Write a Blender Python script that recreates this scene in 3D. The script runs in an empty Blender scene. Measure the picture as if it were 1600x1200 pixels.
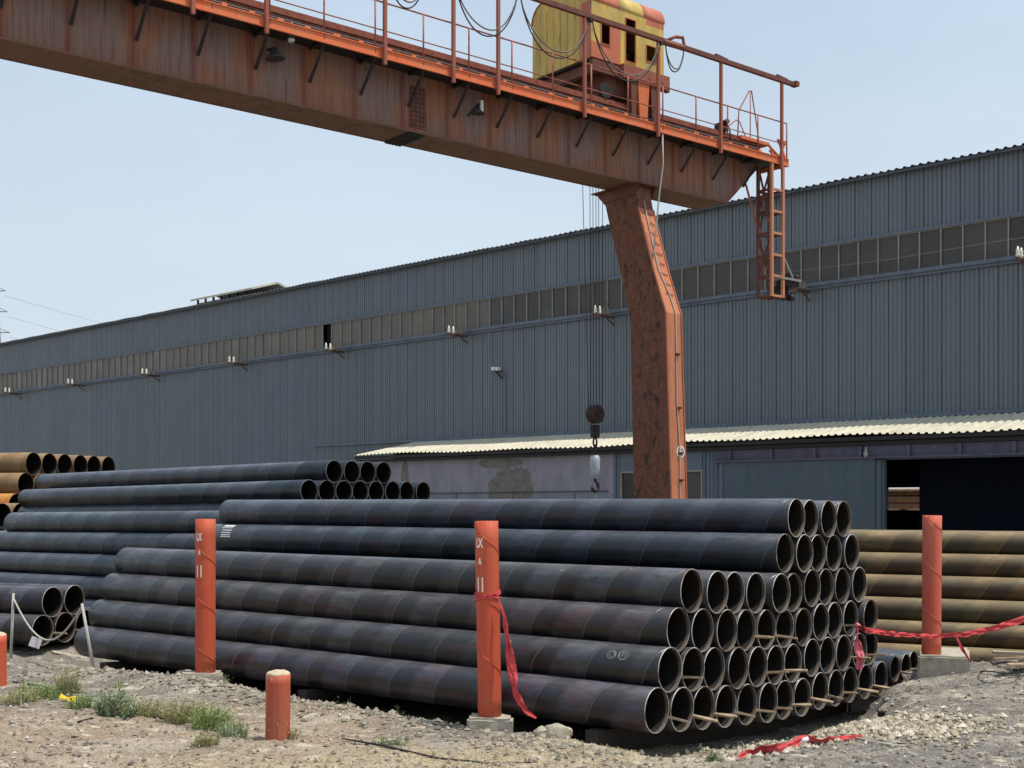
import bpy, bmesh, math, random
from mathutils import Vector, Matrix, noise as mnoise
random.seed(7)
C = bpy.context.scene.collection
S = bpy.context.scene
PI = math.pi
CAMH = 2.72
F = 1950.0

# ------------------------------------------------------------------ camera
cam_d = bpy.data.cameras.new('camera')
cam = bpy.data.objects.new('camera', cam_d)
C.objects.link(cam)
cam.location = (0, 0, CAMH)
cam.rotation_euler = (PI/2, 0, 0)
cam_d.sensor_width = 36
cam_d.lens = 36*F/1600
cam_d.shift_y = 185/1600
cam_d.clip_end = 4000
S.camera = cam

# ------------------------------------------------------------------ sky, sun, exposure
SUN_EL = 70
SUN_AZ = -15
sun_dir = Vector((math.cos(math.radians(SUN_AZ)), math.sin(math.radians(SUN_AZ)), 0))*math.cos(math.radians(SUN_EL)) + Vector((0, 0, math.sin(math.radians(SUN_EL))))
w = bpy.data.worlds.new('World')
S.world = w
w.use_nodes = True
nt = w.node_tree
bg = nt.nodes['Background']
sky = nt.nodes.new('ShaderNodeTexSky')
sky.sky_type = 'NISHITA'
sky.sun_disc = False
sky.sun_elevation = math.radians(SUN_EL)
sky.sun_rotation = math.atan2(sun_dir.x, sun_dir.y)
sky.air_density = 1.0
sky.dust_density = 2.6
sky.ozone_density = 1.6
# thin high haze and faint cloud over the sky
tc = nt.nodes.new('ShaderNodeTexCoord')
mp = nt.nodes.new('ShaderNodeMapping'); mp.inputs['Scale'].default_value = (1.2, 1.2, 3.2)
cn = nt.nodes.new('ShaderNodeTexNoise'); cn.inputs['Scale'].default_value = 1.3; cn.inputs['Detail'].default_value = 5; cn.inputs['Roughness'].default_value = .5
cr = nt.nodes.new('ShaderNodeMapRange'); cr.inputs['From Min'].default_value = .35; cr.inputs['From Max'].default_value = .75
cr.inputs['To Min'].default_value = .46; cr.inputs['To Max'].default_value = .72
mx = nt.nodes.new('ShaderNodeMix'); mx.data_type = 'RGBA'
mx.inputs['B'].default_value = (7.7, 9.4, 11.0, 1)
nt.links.new(tc.outputs['Generated'], mp.inputs['Vector'])
nt.links.new(mp.outputs['Vector'], cn.inputs['Vector'])
nt.links.new(cn.outputs['Fac'], cr.inputs['Value'])
nt.links.new(cr.outputs['Result'], mx.inputs['Factor'])
nt.links.new(sky.outputs['Color'], mx.inputs['A'])
sp = nt.nodes.new('ShaderNodeSeparateXYZ'); nt.links.new(tc.outputs['Generated'], sp.inputs[0])
gr = nt.nodes.new('ShaderNodeMapRange'); gr.inputs['From Min'].default_value = .0; gr.inputs['From Max'].default_value = .42
gr.inputs['To Min'].default_value = .75; gr.inputs['To Max'].default_value = 0.0
nt.links.new(sp.outputs['Z'], gr.inputs['Value'])
mh = nt.nodes.new('ShaderNodeMix'); mh.data_type = 'RGBA'; mh.inputs['B'].default_value = (7.4, 8.2, 8.9, 1)
nt.links.new(gr.outputs['Result'], mh.inputs['Factor']); nt.links.new(mx.outputs['Result'], mh.inputs['A'])
nt.links.new(mh.outputs['Result'], bg.inputs['Color'])
bg.inputs['Strength'].default_value = 0.10
sl = bpy.data.lights.new('sun', 'SUN')
sl.energy = 4.2
sl.angle = math.radians(.55)
sl.color = (1.0, .94, .84)
so = bpy.data.objects.new('sun', sl)
C.objects.link(so)
so.rotation_euler = sun_dir.to_track_quat('Z', 'Y').to_euler()
so.location = (30, 0, 60)
S.view_settings.view_transform = 'Standard'
S.view_settings.look = 'None'
S.view_settings.exposure = 0.0
S.view_settings.gamma = 1
S.view_settings.use_curve_mapping = False

# ------------------------------------------------------------------ materials
MATS = {}

class NT:
    def __init__(s, name, rough=.7, metal=0.0, spec=.4):
        m = bpy.data.materials.new(name)
        m.use_nodes = True
        s.m = m; s.t = m.node_tree; s.b = s.t.nodes['Principled BSDF']
        s.b.inputs['Roughness'].default_value = rough
        s.b.inputs['Metallic'].default_value = metal
        s.b.inputs['Specular IOR Level'].default_value = spec
        s.co = s.t.nodes.new('ShaderNodeTexCoord')
        s.geo = s.t.nodes.new('ShaderNodeNewGeometry')
        s.oi = s.t.nodes.new('ShaderNodeObjectInfo')
        MATS[name] = m
    def n(s, kind, **kw):
        x = s.t.nodes.new(kind)
        for k, v in kw.items():
            setattr(x, k, v)
        return x
    def l(s, a, b):
        s.t.links.new(a, b)
    def val(s, v, sock):
        if isinstance(v, (int, float)): sock.default_value = v
        elif isinstance(v, tuple): sock.default_value = v if len(v) == 4 or len(sock.default_value) == 3 else (*v, 1)
        else: s.l(v, sock)
    def math(s, op, a, b=0.0, c=0.0):
        x = s.n('ShaderNodeMath', operation=op)
        s.val(a, x.inputs[0]); s.val(b, x.inputs[1]); s.val(c, x.inputs[2])
        return x.outputs[0]
    def map(s, vec, scale=(1, 1, 1), loc=(0, 0, 0)):
        x = s.n('ShaderNodeMapping')
        s.l(vec, x.inputs['Vector']); x.inputs['Scale'].default_value = scale
        s.val(loc, x.inputs['Location'])
        return x.outputs[0]
    def noise(s, vec, scale=5, detail=4, rough=.55, dist=0):
        x = s.n('ShaderNodeTexNoise')
        if vec is not None: s.l(vec, x.inputs['Vector'])
        x.inputs['Scale'].default_value = scale; x.inputs['Detail'].default_value = detail
        x.inputs['Roughness'].default_value = rough; x.inputs['Distortion'].default_value = dist
        return x.outputs['Fac']
    def vor(s, vec, scale=5, feature='F1', out='Distance'):
        x = s.n('ShaderNodeTexVoronoi', feature=feature)
        if vec is not None: s.l(vec, x.inputs['Vector'])
        x.inputs['Scale'].default_value = scale
        return x.outputs[out]
    def rng(s, v, a, b, c=0.0, d=1.0, smooth=False):
        x = s.n('ShaderNodeMapRange')
        if smooth: x.interpolation_type = 'SMOOTHSTEP'
        s.val(v, x.inputs['Value'])
        for k, q in (('From Min', a), ('From Max', b), ('To Min', c), ('To Max', d)): s.val(q, x.inputs[k])
        return x.outputs[0]
    def mix(s, f, a, b, mode='MIX'):
        x = s.n('ShaderNodeMix', data_type='RGBA', blend_type=mode)
        s.val(f, x.inputs['Factor']); s.val(a, x.inputs['A']); s.val(b, x.inputs['B'])
        return x.outputs['Result']
    def ramp(s, f, stops):
        x = s.n('ShaderNodeValToRGB')
        s.l(f, x.inputs['Fac'])
        e = x.color_ramp.elements
        e[0].position, e[0].color = stops[0][0], (*stops[0][1], 1)
        e[1].position, e[1].color = stops[-1][0], (*stops[-1][1], 1)
        for p, c in stops[1:-1]:
            k = e.new(p); k.color = (*c, 1)
        return x.outputs['Color']
    def bump(s, h, strength=.3, dist=.01):
        x = s.n('ShaderNodeBump')
        x.inputs['Strength'].default_value = strength; x.inputs['Distance'].default_value = dist
        s.l(h, x.inputs['Height']); s.l(x.outputs[0], s.b.inputs['Normal'])
    def color(s, c):
        s.val(c, s.b.inputs['Base Color'])
    def xyz(s, vec):
        x = s.n('ShaderNodeSeparateXYZ'); s.l(vec, x.inputs[0])
        return x.outputs

def simple(name, c, rough=.7, metal=0, var=.35, scale=8, spec=.4, bump=.15, dark=None):
    q = NT(name, rough, metal, spec)
    o = q.co.outputs['Object']
    n = q.noise(o, scale, 6, .62)
    d = dark or tuple(x*(1-var) for x in c)
    l = tuple(min(1, x*(1+var*.5)) for x in c)
    q.color(q.ramp(n, [(.3, d), (.5, c), (.72, l)]))
    if bump: q.bump(q.noise(o, scale*6, 4), bump, .01)
    return q

def pipe_material(name, base, light, tints, dust_sheen, pitch, dust_sheen_col, rough=.42):
    q = NT(name, rough, 0, .45)
    o = q.co.outputs['Object']
    X, Y, Z = q.xyz(o)
    ang = q.math('ARCTAN2', Z, Y)
    rnd = q.oi.outputs['Random']
    ph = q.math('ADD', q.math('DIVIDE', X, pitch), q.math('DIVIDE', ang, 2*PI))
    ph = q.math('ADD', ph, q.math('MULTIPLY', rnd, 9.7))
    wob = q.math('MULTIPLY', q.noise(q.map(o, (2.5, 5, 5)), 1.0, 3), .05)
    fr = q.math('FRACT', q.math('ADD', ph, wob))
    turn = q.math('FLOOR', q.math('ADD', ph, wob))
    wn = q.n('ShaderNodeTexWhiteNoise', noise_dimensions='2D')
    cb = q.n('ShaderNodeCombineXYZ'); q.l(turn, cb.inputs[0]); q.l(rnd, cb.inputs[1]); q.l(cb.outputs[0], wn.inputs['Vector'])
    # band lighter / darker inside each turn
    edge = q.math('MULTIPLY', wn.outputs['Value'], .42)
    band = q.rng(fr, q.math('ADD', .16, edge), q.math('ADD', .30, edge), 1, 0, True)
    band2 = q.rng(fr, .02, .05, .25, 1, True)
    band = q.math('MULTIPLY', band, band2)
    band = q.math('MULTIPLY', band, q.rng(q.noise(q.map(o, (1.3, 6, 6)), 1.6, 6, .7), .35, .65, .1, 1))
    band = q.math('MULTIPLY', band, q.rng(wn.outputs['Value'], 0, 1, .45, 1))
    col = q.mix(band, base, light)
    cell = q.noise(q.map(o, (.9, 2.2, 2.2), (0, 0, 0)), 1.6, 2)
    sh = q.math('FRACT', q.math('ADD', q.math('MULTIPLY', rnd, 5.3), q.math('MULTIPLY', cell, 1.3)))
    tint = q.ramp(sh, tints)
    col = q.mix(.85, col, q.mix(1.0, col, tint, 'MULTIPLY'))
    patch = q.rng(q.noise(q.map(o, (.8, 3, 3)), 1.4, 2), .6, .68, 0, .5)
    col = q.mix(patch, col, (base[0]*2.0+.035, base[1]+.010, base[2]+.010))
    # scratches along the length
    sc = q.rng(q.noise(q.map(o, (1.2, 40, 40)), 3, 3, .7), .62, .8, 0, .35)
    col = q.mix(sc, col, light)
    # dust on upward surfaces, with the bright sheen of the tops painted in
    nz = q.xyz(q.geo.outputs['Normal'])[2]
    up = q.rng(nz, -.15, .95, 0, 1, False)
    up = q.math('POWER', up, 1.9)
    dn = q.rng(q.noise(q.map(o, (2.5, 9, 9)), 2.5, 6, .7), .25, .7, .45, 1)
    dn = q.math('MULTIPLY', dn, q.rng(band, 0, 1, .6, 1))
    col = q.mix(q.math('MULTIPLY', q.math('MULTIPLY', up, dn), dust_sheen), col, dust_sheen_col)
    weld = q.math('PINGPONG', q.math('ADD', fr, .5), .5)
    ridge = q.rng(weld, .47, .5, 0, 1, True)
    col = q.mix(q.math('MULTIPLY', ridge, .55), col, tuple(min(1, v*1.7) for v in light))
    line2 = q.rng(q.math('ABSOLUTE', q.math('SUBTRACT', fr, .13)), .012, .0, 0, .4)
    col = q.mix(line2, col, light)
    q.color(col)
    q.l(q.rng(q.noise(q.map(o, (2, 8, 8)), 3, 5), .3, .7, rough-.08, rough+.22), q.b.inputs['Roughness'])
    if rough < .4:
        q.b.inputs['Coat Weight'].default_value = .16; q.b.inputs['Coat Roughness'].default_value = .24
    h = q.math('ADD', q.math('MULTIPLY', ridge, 1.0), q.math('MULTIPLY', q.noise(q.map(o, (6, 14, 14)), 6, 5), .25))
    q.bump(h, .8, .006)
    return q

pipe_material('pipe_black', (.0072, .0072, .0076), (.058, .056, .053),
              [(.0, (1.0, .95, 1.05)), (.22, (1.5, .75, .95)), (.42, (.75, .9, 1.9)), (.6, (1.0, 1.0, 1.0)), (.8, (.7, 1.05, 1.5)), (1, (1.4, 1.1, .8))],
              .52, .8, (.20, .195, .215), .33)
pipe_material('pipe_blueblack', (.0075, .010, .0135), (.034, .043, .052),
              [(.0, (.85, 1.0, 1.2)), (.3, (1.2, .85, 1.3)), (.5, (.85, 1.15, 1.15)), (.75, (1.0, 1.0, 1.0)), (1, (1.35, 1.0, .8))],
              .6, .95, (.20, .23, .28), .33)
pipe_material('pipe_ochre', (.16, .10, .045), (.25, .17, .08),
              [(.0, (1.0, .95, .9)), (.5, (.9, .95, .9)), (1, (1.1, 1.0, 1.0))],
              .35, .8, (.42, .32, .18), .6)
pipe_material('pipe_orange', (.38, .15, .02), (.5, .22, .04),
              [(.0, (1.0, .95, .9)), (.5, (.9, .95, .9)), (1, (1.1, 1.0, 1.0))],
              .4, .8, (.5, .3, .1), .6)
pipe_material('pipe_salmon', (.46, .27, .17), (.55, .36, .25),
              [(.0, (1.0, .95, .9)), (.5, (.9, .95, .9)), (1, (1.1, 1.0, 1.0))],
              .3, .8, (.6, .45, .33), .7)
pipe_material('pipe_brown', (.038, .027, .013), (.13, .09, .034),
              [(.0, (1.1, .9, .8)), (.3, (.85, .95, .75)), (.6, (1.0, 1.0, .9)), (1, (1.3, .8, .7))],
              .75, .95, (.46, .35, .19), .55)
simple('pipe_bore', (.008, .0065, .006), .8, 0, .6, 6)  # near black, the deep shade of the bore put into its colour
simple('bore_bare_lit', (.085, .064, .047), .7, 0, .4, 9)  # bare steel ring, kept pale to paint in the sunlit mouth
simple('bore_shade', (.014, .010, .008), .6, 0, .6, 6)  # shade inside the pipe painted as a near-black tone
q = NT('pipe_rim', .55, .2, .4)
o = q.co.outputs['Object']
c = q.ramp(q.noise(o, 14, 5), [(.3, (.34, .32, .29)), (.6, (.54, .52, .48))])
rr_ = q.math('ADD', q.noise(o, 5, 4), q.math('MULTIPLY', q.oi.outputs['Random'], .28))
c = q.mix(q.rng(rr_, .60, .72, 0, .85), c, (.15, .075, .045))
q.color(c)
simple('pipe_rim_rust', (.20, .13, .08), .7, .1, .4, 20)
simple('wood', (.36, .27, .18), .85, 0, .45, 9)
simple('old_timber', (.035, .029, .024), .9, 0, .45, 9)
simple('mud', (.30, .24, .17), .95, 0, .3, 20, bump=0)
simple('concrete', (.40, .355, .28), .95, 0, .35, 7, bump=.8)
simple('plaster_chip', (.55, .46, .32), .95, 0, .3, 18, bump=.8)
simple('chalk', (.26, .26, .26), .9, 0, .3, 60, bump=0)
simple('dark_chalk', (.006, .006, .006), .9, 0, .3, 60, bump=0)
simple('white_paint', (.85, .83, .80), .7, 0, .2, 30, bump=0)
simple('lit_porcelain', (.78, .74, .62), .35, 0, .15, 10)
simple('brown_porcelain', (.22, .16, .12), .4, 0, .3, 10)
simple('dark_steel', (.035, .028, .028), .65, .3, .4, 8)
simple('sheave_steel', (.05, .028, .024), .7, .2, .5, 6)
simple('rust_steel', (.11, .05, .034), .8, .1, .5, 6)
simple('brown_paint_and_shade', (.15, .052, .034), .7, .0, .4, 5)  # also the shaded tone of the collector cage
simple('salmon_paint', (.60, .25, .14), .7, .0, .3, 5)
simple('rope_white', (.45, .43, .38), .9, 0, .3, 40)
simple('cable_black', (.03, .03, .03), .7, 0, .3, 10)
simple('cable_grey', (.16, .14, .13), .7, 0, .3, 10)
simple('galvanised', (.35, .35, .34), .5, .5, .2, 10)
simple('lamp_white', (.75, .75, .74), .4, 0, .1, 10)
simple('lamp_dark', (.03, .035, .035), .5, 0, .2, 10)
simple('red_cloth', (.56, .06, .065), .8, 0, .35, 14)
simple('pink_cloth', (.72, .18, .22), .8, 0, .35, 14)
simple('yellow_plastic', (.75, .52, .03), .5, 0, .2, 14)
simple('tag_white', (.7, .66, .68), .7, 0, .1, 14)
simple('window_frame', (.30, .27, .23), .7, 0, .3, 4)
simple('purple_steel', (.10, .092, .13), .7, .1, .3, 3)
simple('trim_steel', (.12, .145, .185), .6, .1, .25, 3)
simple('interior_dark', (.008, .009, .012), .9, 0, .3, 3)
simple('plastic_white', (.7, .7, .7), .5, 0, .1, 3)
simple('hook_pale', (.42, .45, .5), .6, .1, .35, 6)

def orange_paint(name, base, worn, fade=.3, streak=.0):
    q = NT(name, .62, 0, .35)
    o = q.co.outputs['Object']
    n1 = q.noise(q.map(o, (1, 1, .35)), 3, 5)
    c = q.mix(q.rng(n1, .35, .7), base, worn)
    n2 = q.noise(o, 22, 6, .7)
    c = q.mix(q.rng(n2, .62, .74, 0, fade), c, (.11, .045, .03))
    n3 = q.noise(q.map(o, (14, 14, .9)), 2, 5, .65)
    c = q.mix(q.rng(n3, .55, .75, 0, streak), c, (.12, .05, .035))
    q.color(c)
    q.bump(q.noise(o, 30, 5), .2, .006)
orange_paint('post_orange', (.54, .080, .036), (.52, .115, .052), .5, .55)
orange_paint('bollard_orange', (.43, .072, .038), (.38, .13, .07), .9, 1.0)
orange_paint('post_pink', (.58, .105, .062), (.60, .16, .10), .5, .45)
orange_paint('channel_orange', (.72, .16, .05), (.62, .20, .09), .6, .45)
orange_paint('beam_rust', (.20, .055, .033), (.30, .09, .05), .6, .7)
orange_paint('leg_lit_side', (.56, .20, .10), (.44, .16, .085), .85, .8)  # brighter copy for the leg face turned to the sun
orange_paint('rail_rust', (.30, .09, .055), (.36, .12, .075), .5, .3)
orange_paint('cabin_yellow', (.66, .46, .10), (.46, .33, .11), 1.0, 1.0)
orange_paint('cabin_red', (.58, .17, .09), (.44, .13, .075), 1.0, .9)
orange_paint('cage_lit_orange', (.50, .20, .11), (.56, .26, .16), .5, .3)

# grimy girder web with vertical streaks
q = NT('girder_web', .75, 0, .3)
o = q.co.outputs['Object']
s1 = q.noise(q.map(o, (5.5, 5.5, .28)), 1.6, 6, .65)
s2 = q.noise(q.map(o, (1.1, 1.1, .5)), 1.0, 3)
s3 = q.noise(q.map(o, (17, 17, .5)), 1.6, 4, .6)
c = q.ramp(s1, [(.25, (.15, .05, .036)), (.42, (.29, .10, .062)), (.55, (.28, .15, .09)), (.72, (.19, .155, .115))])
c = q.mix(q.rng(s2, .42, .54, 0, .9), c, q.ramp(s1, [(.3, (.18, .095, .072)), (.55, (.235, .17, .15)), (.75, (.26, .085, .055))]))
c = q.mix(q.rng(s3, .52, .7, 0, .75), c, (.04, .026, .022))
xx, yy, zz = q.xyz(o)
low = q.rng(q.math('ADD', zz, q.math('MULTIPLY', s1, .5)), 10.9, 11.3, .55, 0)
c = q.mix(low, c, (.20, .085, .06))
# rust gathering at the stiffener welds
seam = q.math('FRACT', q.math('DIVIDE', q.math('ADD', xx, .9), 1.18))
sd = q.math('PINGPONG', seam, .5)
c = q.mix(q.math('MULTIPLY', q.rng(sd, .0, .11, 1, 0, True), q.rng(s1, .35, .6, .2, .85)), c, (.17, .045, .03))
q.color(c); q.bump(s3, .3, .01)
q = NT('girder_soffit', .85, 0, .2)
o = q.co.outputs['Object']
c = q.ramp(q.noise(o, 2.2, 6, .65), [(.3, (.13, .075, .052)), (.5, (.20, .115, .078)), (.7, (.21, .095, .068))])
q.color(q.mix(q.rng(q.noise(o, 12, 5), .55, .7, 0, .5), c, (.07, .04, .03)))
# mottled rusty leg, shaded faces coloured darker than the lit one
q = NT('leg_rust_shade', .8, 0, .25)
o = q.co.outputs['Object']
n1 = q.noise(o, 9, 8, .75)
n2 = q.noise(q.map(o, (1, 1, .6)), 1.5, 4)
c = q.ramp(n1, [(.28, (.065, .032, .025)), (.42, (.145, .058, .038)), (.55, (.20, .080, .048)), (.72, (.27, .108, .064))])
run = q.noise(q.map(o, (7, 7, .35)), 1.5, 6, .65)
c = q.mix(q.rng(run, .52, .70, 0, .6), c, (.10, .04, .028))
pit = q.noise(q.map(o, (1, 1, .7)), 3.6, 9, .8)
c = q.mix(q.rng(pit, .53, .60, 0, .85), c, (.035, .024, .022))
c = q.mix(q.rng(n2, .55, .75, 0, .45), c, (.10, .075, .058))
q.color(c); q.bump(n1, .6, .012)

# blue corrugated cladding
def cladding(name, base, alt, pur):
    q = NT(name, .5, .1, .4)
    o = q.co.outputs['Object']
    X, Y, Z = q.xyz(o)
    pan = q.math('FLOOR', q.math('DIVIDE', X, .68))
    wn = q.n('ShaderNodeTexWhiteNoise', noise_dimensions='1D'); q.l(pan, wn.inputs['W'])
    c = q.mix(wn.outputs['Value'], base, alt)
    cl = q.noise(q.map(o, (.10, 1, .3)), 1, 3)
    c = q.mix(q.rng(cl, .48, .66, 0, .5), c, pur)
    lap = q.math('FLOOR', q.math('DIVIDE', X, 2.72)); wl = q.n('ShaderNodeTexWhiteNoise', noise_dimensions='1D'); q.l(lap, wl.inputs['W'])
    c = q.mix(q.rng(wl.outputs['Value'], .85, .87, 0, .3), c, tuple(v*1.18 for v in base))
    frk = q.noise(q.map(o, (1, 1, .7)), 9, 6, .8)
    c = q.mix(q.rng(frk, .68, .74, 0, .5), c, (.12, .09, .08))
    st = q.noise(q.map(o, (6, 1, .12)), 1.4, 6, .65)
    c = q.mix(q.rng(st, .5, .8, 0, .45), c, tuple(x*.55 for x in base))
    gr = q.noise(q.map(o, (.5, 1, .5)), 2, 6, .6)
    c = q.mix(q.rng(gr, .5, .8, 0, .35), c, (.16, .17, .17))
    q.color(c)
    q.l(q.rng(gr, .3, .7, .4, .65), q.b.inputs['Roughness'])
cladding('cladding', (.145, .168, .184), (.133, .156, .174), (.145, .150, .198))
simple('roof_edge', (.075, .08, .095), .7, 0, .3, 3)
cladding('cladding_low', (.12, .155, .185), (.10, .135, .165), (.12, .135, .18))
q = NT('door_panel', .55, .1, .4)
o = q.co.outputs['Object']
st = q.noise(q.map(o, (2.5, 1, .3)), 1.4, 6, .65)
q.color(q.ramp(st, [(.3, (.062, .086, .105)), (.55, (.08, .106, .125)), (.75, (.10, .124, .138))]))
q = NT('doorway_gloom', .9, 0, .05)
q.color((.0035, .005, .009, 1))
for gname, lo_, mi_, hi_ in (('window_glass', (.030, .026, .022), (.052, .046, .040), (.085, .076, .066)), ('dusty_glass', (.085, .074, .060), (.125, .108, .088), (.18, .158, .128))):
    q = NT(gname, .3, 0, .5)
    o = q.co.outputs['Object']
    n1 = q.noise(q.map(o, (.5, 1, .8)), 1.6, 5, .6)
    c = q.ramp(n1, [(.3, lo_), (.55, mi_), (.75, hi_)])
    c = q.mix(q.rng(q.oi.outputs['Random'], 0, 1, .0, .65), c, q.mix(q.rng(q.oi.outputs['Random'], .3, .9), tuple(v*.6 for v in lo_), hi_))
    q.color(c)
    q.l(q.rng(q.oi.outputs['Random'], 0, 1, .15, .6), q.b.inputs['Roughness'])
simple('missing_pane_dark', (.004, .006, .01), .5, 0, .1, 3, bump=0)  # black sheet painting the dark inside behind the missing pane
# canopy sheet
q = NT('canopy_sheet', .6, .05, .3)
o = q.co.outputs['Object']
n1 = q.noise(q.map(o, (4, .7, 1)), 1.5, 6, .6)
q.color(q.ramp(n1, [(.3, (.42, .39, .30)), (.5, (.56, .53, .42)), (.75, (.65, .62, .51))]))
# plaster wall with fallen patches
q = NT('plaster_wall', .9, 0, .2)
o = q.co.outputs['Object']
PX_, PY_, PZ_ = q.xyz(o)
def patch_(cx, cz, rx, rz):
    dx = q.math('DIVIDE', q.math('SUBTRACT', PX_, cx), rx); dz = q.math('DIVIDE', q.math('SUBTRACT', PZ_, cz), rz)
    return q.math('SQRT', q.math('ADD', q.math('MULTIPLY', dx, dx), q.math('MULTIPLY', dz, dz)))
dmin = q.math('MINIMUM', patch_(-33.9, 3.0, 1.35, 1.15), q.math('MINIMUM', patch_(-34.6, 4.3, 1.3, .22), patch_(-40.2, 3.6, .25, .9)))
n1 = q.math('SUBTRACT', 1.0, q.math('ADD', q.math('MULTIPLY', dmin, .36), q.math('MULTIPLY', q.noise(q.map(o, (.9, 1, .9)), 1.3, 7, .65), .30)))
n2 = q.noise(q.map(o, (1, 1, .4)), 2.2, 6, .65)
c = q.ramp(n2, [(.3, (.205, .195, .225)), (.55, (.265, .25, .28)), (.75, (.31, .29, .295))])
c = q.mix(q.rng(n1, .50, .515), c, q.ramp(q.noise(o, 5, 6, .7), [(.3, (.12, .112, .10)), (.7, (.23, .212, .19))]))
X, Y, Z = q.xyz(o)
c = q.mix(q.rng(Z, 3.05, 3.1, .75, 0), c, q.ramp(n2, [(.3, (.15, .18, .21)), (.7, (.20, .235, .265))]))
br = q.rng(n1, .50, .515)
c = q.mix(br, c, q.ramp(q.noise(o, 5, 6, .7), [(.3, (.12, .112, .10)), (.7, (.23, .212, .19))]))
q.color(c); q.bump(q.math('ADD', n2, q.math('MULTIPLY', br, -1)), .4, .03)
# ground
q = NT('dirt', .95, 0, .15)
o = q.co.outputs['Object']
X, Y, Z = q.xyz(o)
big = q.noise(o, .55, 5, .6)
mid = q.noise(o, 2.6, 6, .65)
fine = q.noise(o, 26, 8, .75)
grit = q.vor(o, 30, 'F1', 'Color')
gv = q.xyz(grit)[0]
grey = q.ramp(fine, [(.3, (.115, .103, .09)), (.5, (.215, .196, .172)), (.7, (.32, .295, .26))])
tan = q.ramp(fine, [(.3, (.24, .175, .10)), (.5, (.50, .40, .255)), (.72, (.74, .63, .45))])
pink = q.ramp(fine, [(.3, (.19, .13, .085)), (.5, (.37, .272, .185)), (.72, (.58, .455, .32))])
# tan strip in front of the pipes in the middle, browner soil on the left, grey haul road on the right
strip = q.math('ADD', q.math('MULTIPLY', X, -.36), -13.2)
ty = q.math('ABSOLUTE', q.math('ADD', Y, strip))
tmask = q.math('MULTIPLY', q.rng(q.math('ADD', ty, q.math('MULTIPLY', big, -2.6)), -.9, .5, 1, 0, True), q.rng(X, 1.6, 3.4, 1, 0, True))
lmask = q.math('MULTIPLY', q.rng(q.math('ADD', Y, q.math('MULTIPLY', mid, 2.0)), 16.2, 18.5, 1, 0, True), q.rng(X, -2.2, -.6, 1, 0, True))
c = q.mix(q.math('MULTIPLY', lmask, .8), grey, pink)
c = q.mix(q.math('MULTIPLY', tmask, q.rng(mid, .35, .6, .45, 1)), c, tan)
c = q.mix(q.rng(mid, .52, .68, 0, .6), c, (.40, .34, .25))
c = q.mix(q.rng(q.noise(o, 5.5, 7, .75), .56, .66, 0, .45), c, (.11, .09, .07))
tr = q.math('ADD', q.math('MULTIPLY', X, .34), Y)
trk = q.noise(q.math('MULTIPLY', tr, 1.0) if False else q.map(o, (.12, 1.9, 1)), 1.3, 3, .5)
c = q.mix(q.math('MULTIPLY', q.rng(trk, .50, .62, 0, .5), q.rng(X, 1.5, 3.0, 0, 1, True)), c, (.20, .19, .175))
oil = q.noise(q.map(o, (.8, 1.2, 1), (9, 4, 0)), .9, 4, .5)
c = q.mix(q.rng(oil, .62, .72, 0, .5), c, (.12, .11, .10))
c = q.mix(q.math('MULTIPLY', q.rng(X, 2.5, 6.5, 0, .4, True), q.rng(big, .35, .6, .3, 1)), c, (.17, .158, .145))
dust = q.noise(q.map(o, (.5, 1.6, 1)), 1.1, 5, .6)
c = q.mix(q.rng(dust, .5, .66, 0, .55), c, (.50, .45, .36))
cake = q.noise(q.map(o, (1.2, 2.2, 1), (5, 3, 0)), 2.2, 7, .68)
c = q.mix(q.rng(cake, .56, .62, 0, .7), c, (.66, .59, .46))
c = q.mix(q.rng(cake, .36, .42, .35, 0), c, (.16, .13, .10))
c = q.mix(q.rng(gv, .82, .95, 0, .4), c, (.50, .47, .42))
c = q.mix(q.rng(gv, .0, .16, .5, 0), c, (.07, .06, .055))
q.color(c)
hh = q.math('ADD', q.math('MULTIPLY', fine, .8), q.math('MULTIPLY', q.vor(o, 30), -.7))
q.bump(hh, 1.0, .035)

def stone_mat(name, stops):
    q = NT(name, .92, 0, .2)
    q.color(q.mix(q.rng(q.noise(q.co.outputs['Object'], 60, 5), .3, .7, 0, .35), q.ramp(q.geo.outputs['Random Per Island'], stops), (.16, .14, .12)))
stone_mat('gravel_mixed', [(0, (.12, .105, .09)), (.35, (.22, .19, .16)), (.75, (.34, .295, .235)), (.95, (.46, .41, .34)), (1, (.62, .58, .52))])
stone_mat('rubble_pale', [(0, (.20, .17, .13)), (.4, (.42, .36, .26)), (.8, (.60, .53, .41)), (1, (.72, .67, .58))])
stone_mat('berm_clods', [(0, (.16, .14, .11)), (.5, (.30, .265, .21)), (1, (.46, .41, .33))])
stone_mat('straw', [(0, (.20, .15, .08)), (.5, (.42, .34, .19)), (1, (.60, .52, .32))])
stone_mat('weed_green', [(0, (.14, .22, .06)), (.5, (.30, .42, .13)), (.85, (.45, .52, .22)), (1, (.58, .54, .3))])
stone_mat('weed_dry', [(0, (.24, .28, .10)), (.5, (.42, .42, .20)), (1, (.62, .54, .32))])
stone_mat('weed_pale', [(0, (.17, .26, .12)), (.6, (.34, .42, .22)), (1, (.55, .60, .42))])
M = MATS

# ------------------------------------------------------------------ mesh helpers
def finish(bm, name, mats, parent=None, smooth=False, loc=None):
    me = bpy.data.meshes.new(name)
    bmesh.ops.recalc_face_normals(bm, faces=bm.faces)
    bm.to_mesh(me); bm.free()
    if isinstance(mats, str): mats = [mats]
    for m in mats: me.materials.append(M[m])
    if smooth:
        for p in me.polygons: p.use_smooth = True
    o = bpy.data.objects.new(name, me)
    C.objects.link(o)
    if parent: o.parent = parent
    if loc: o.location = loc
    return o

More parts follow.
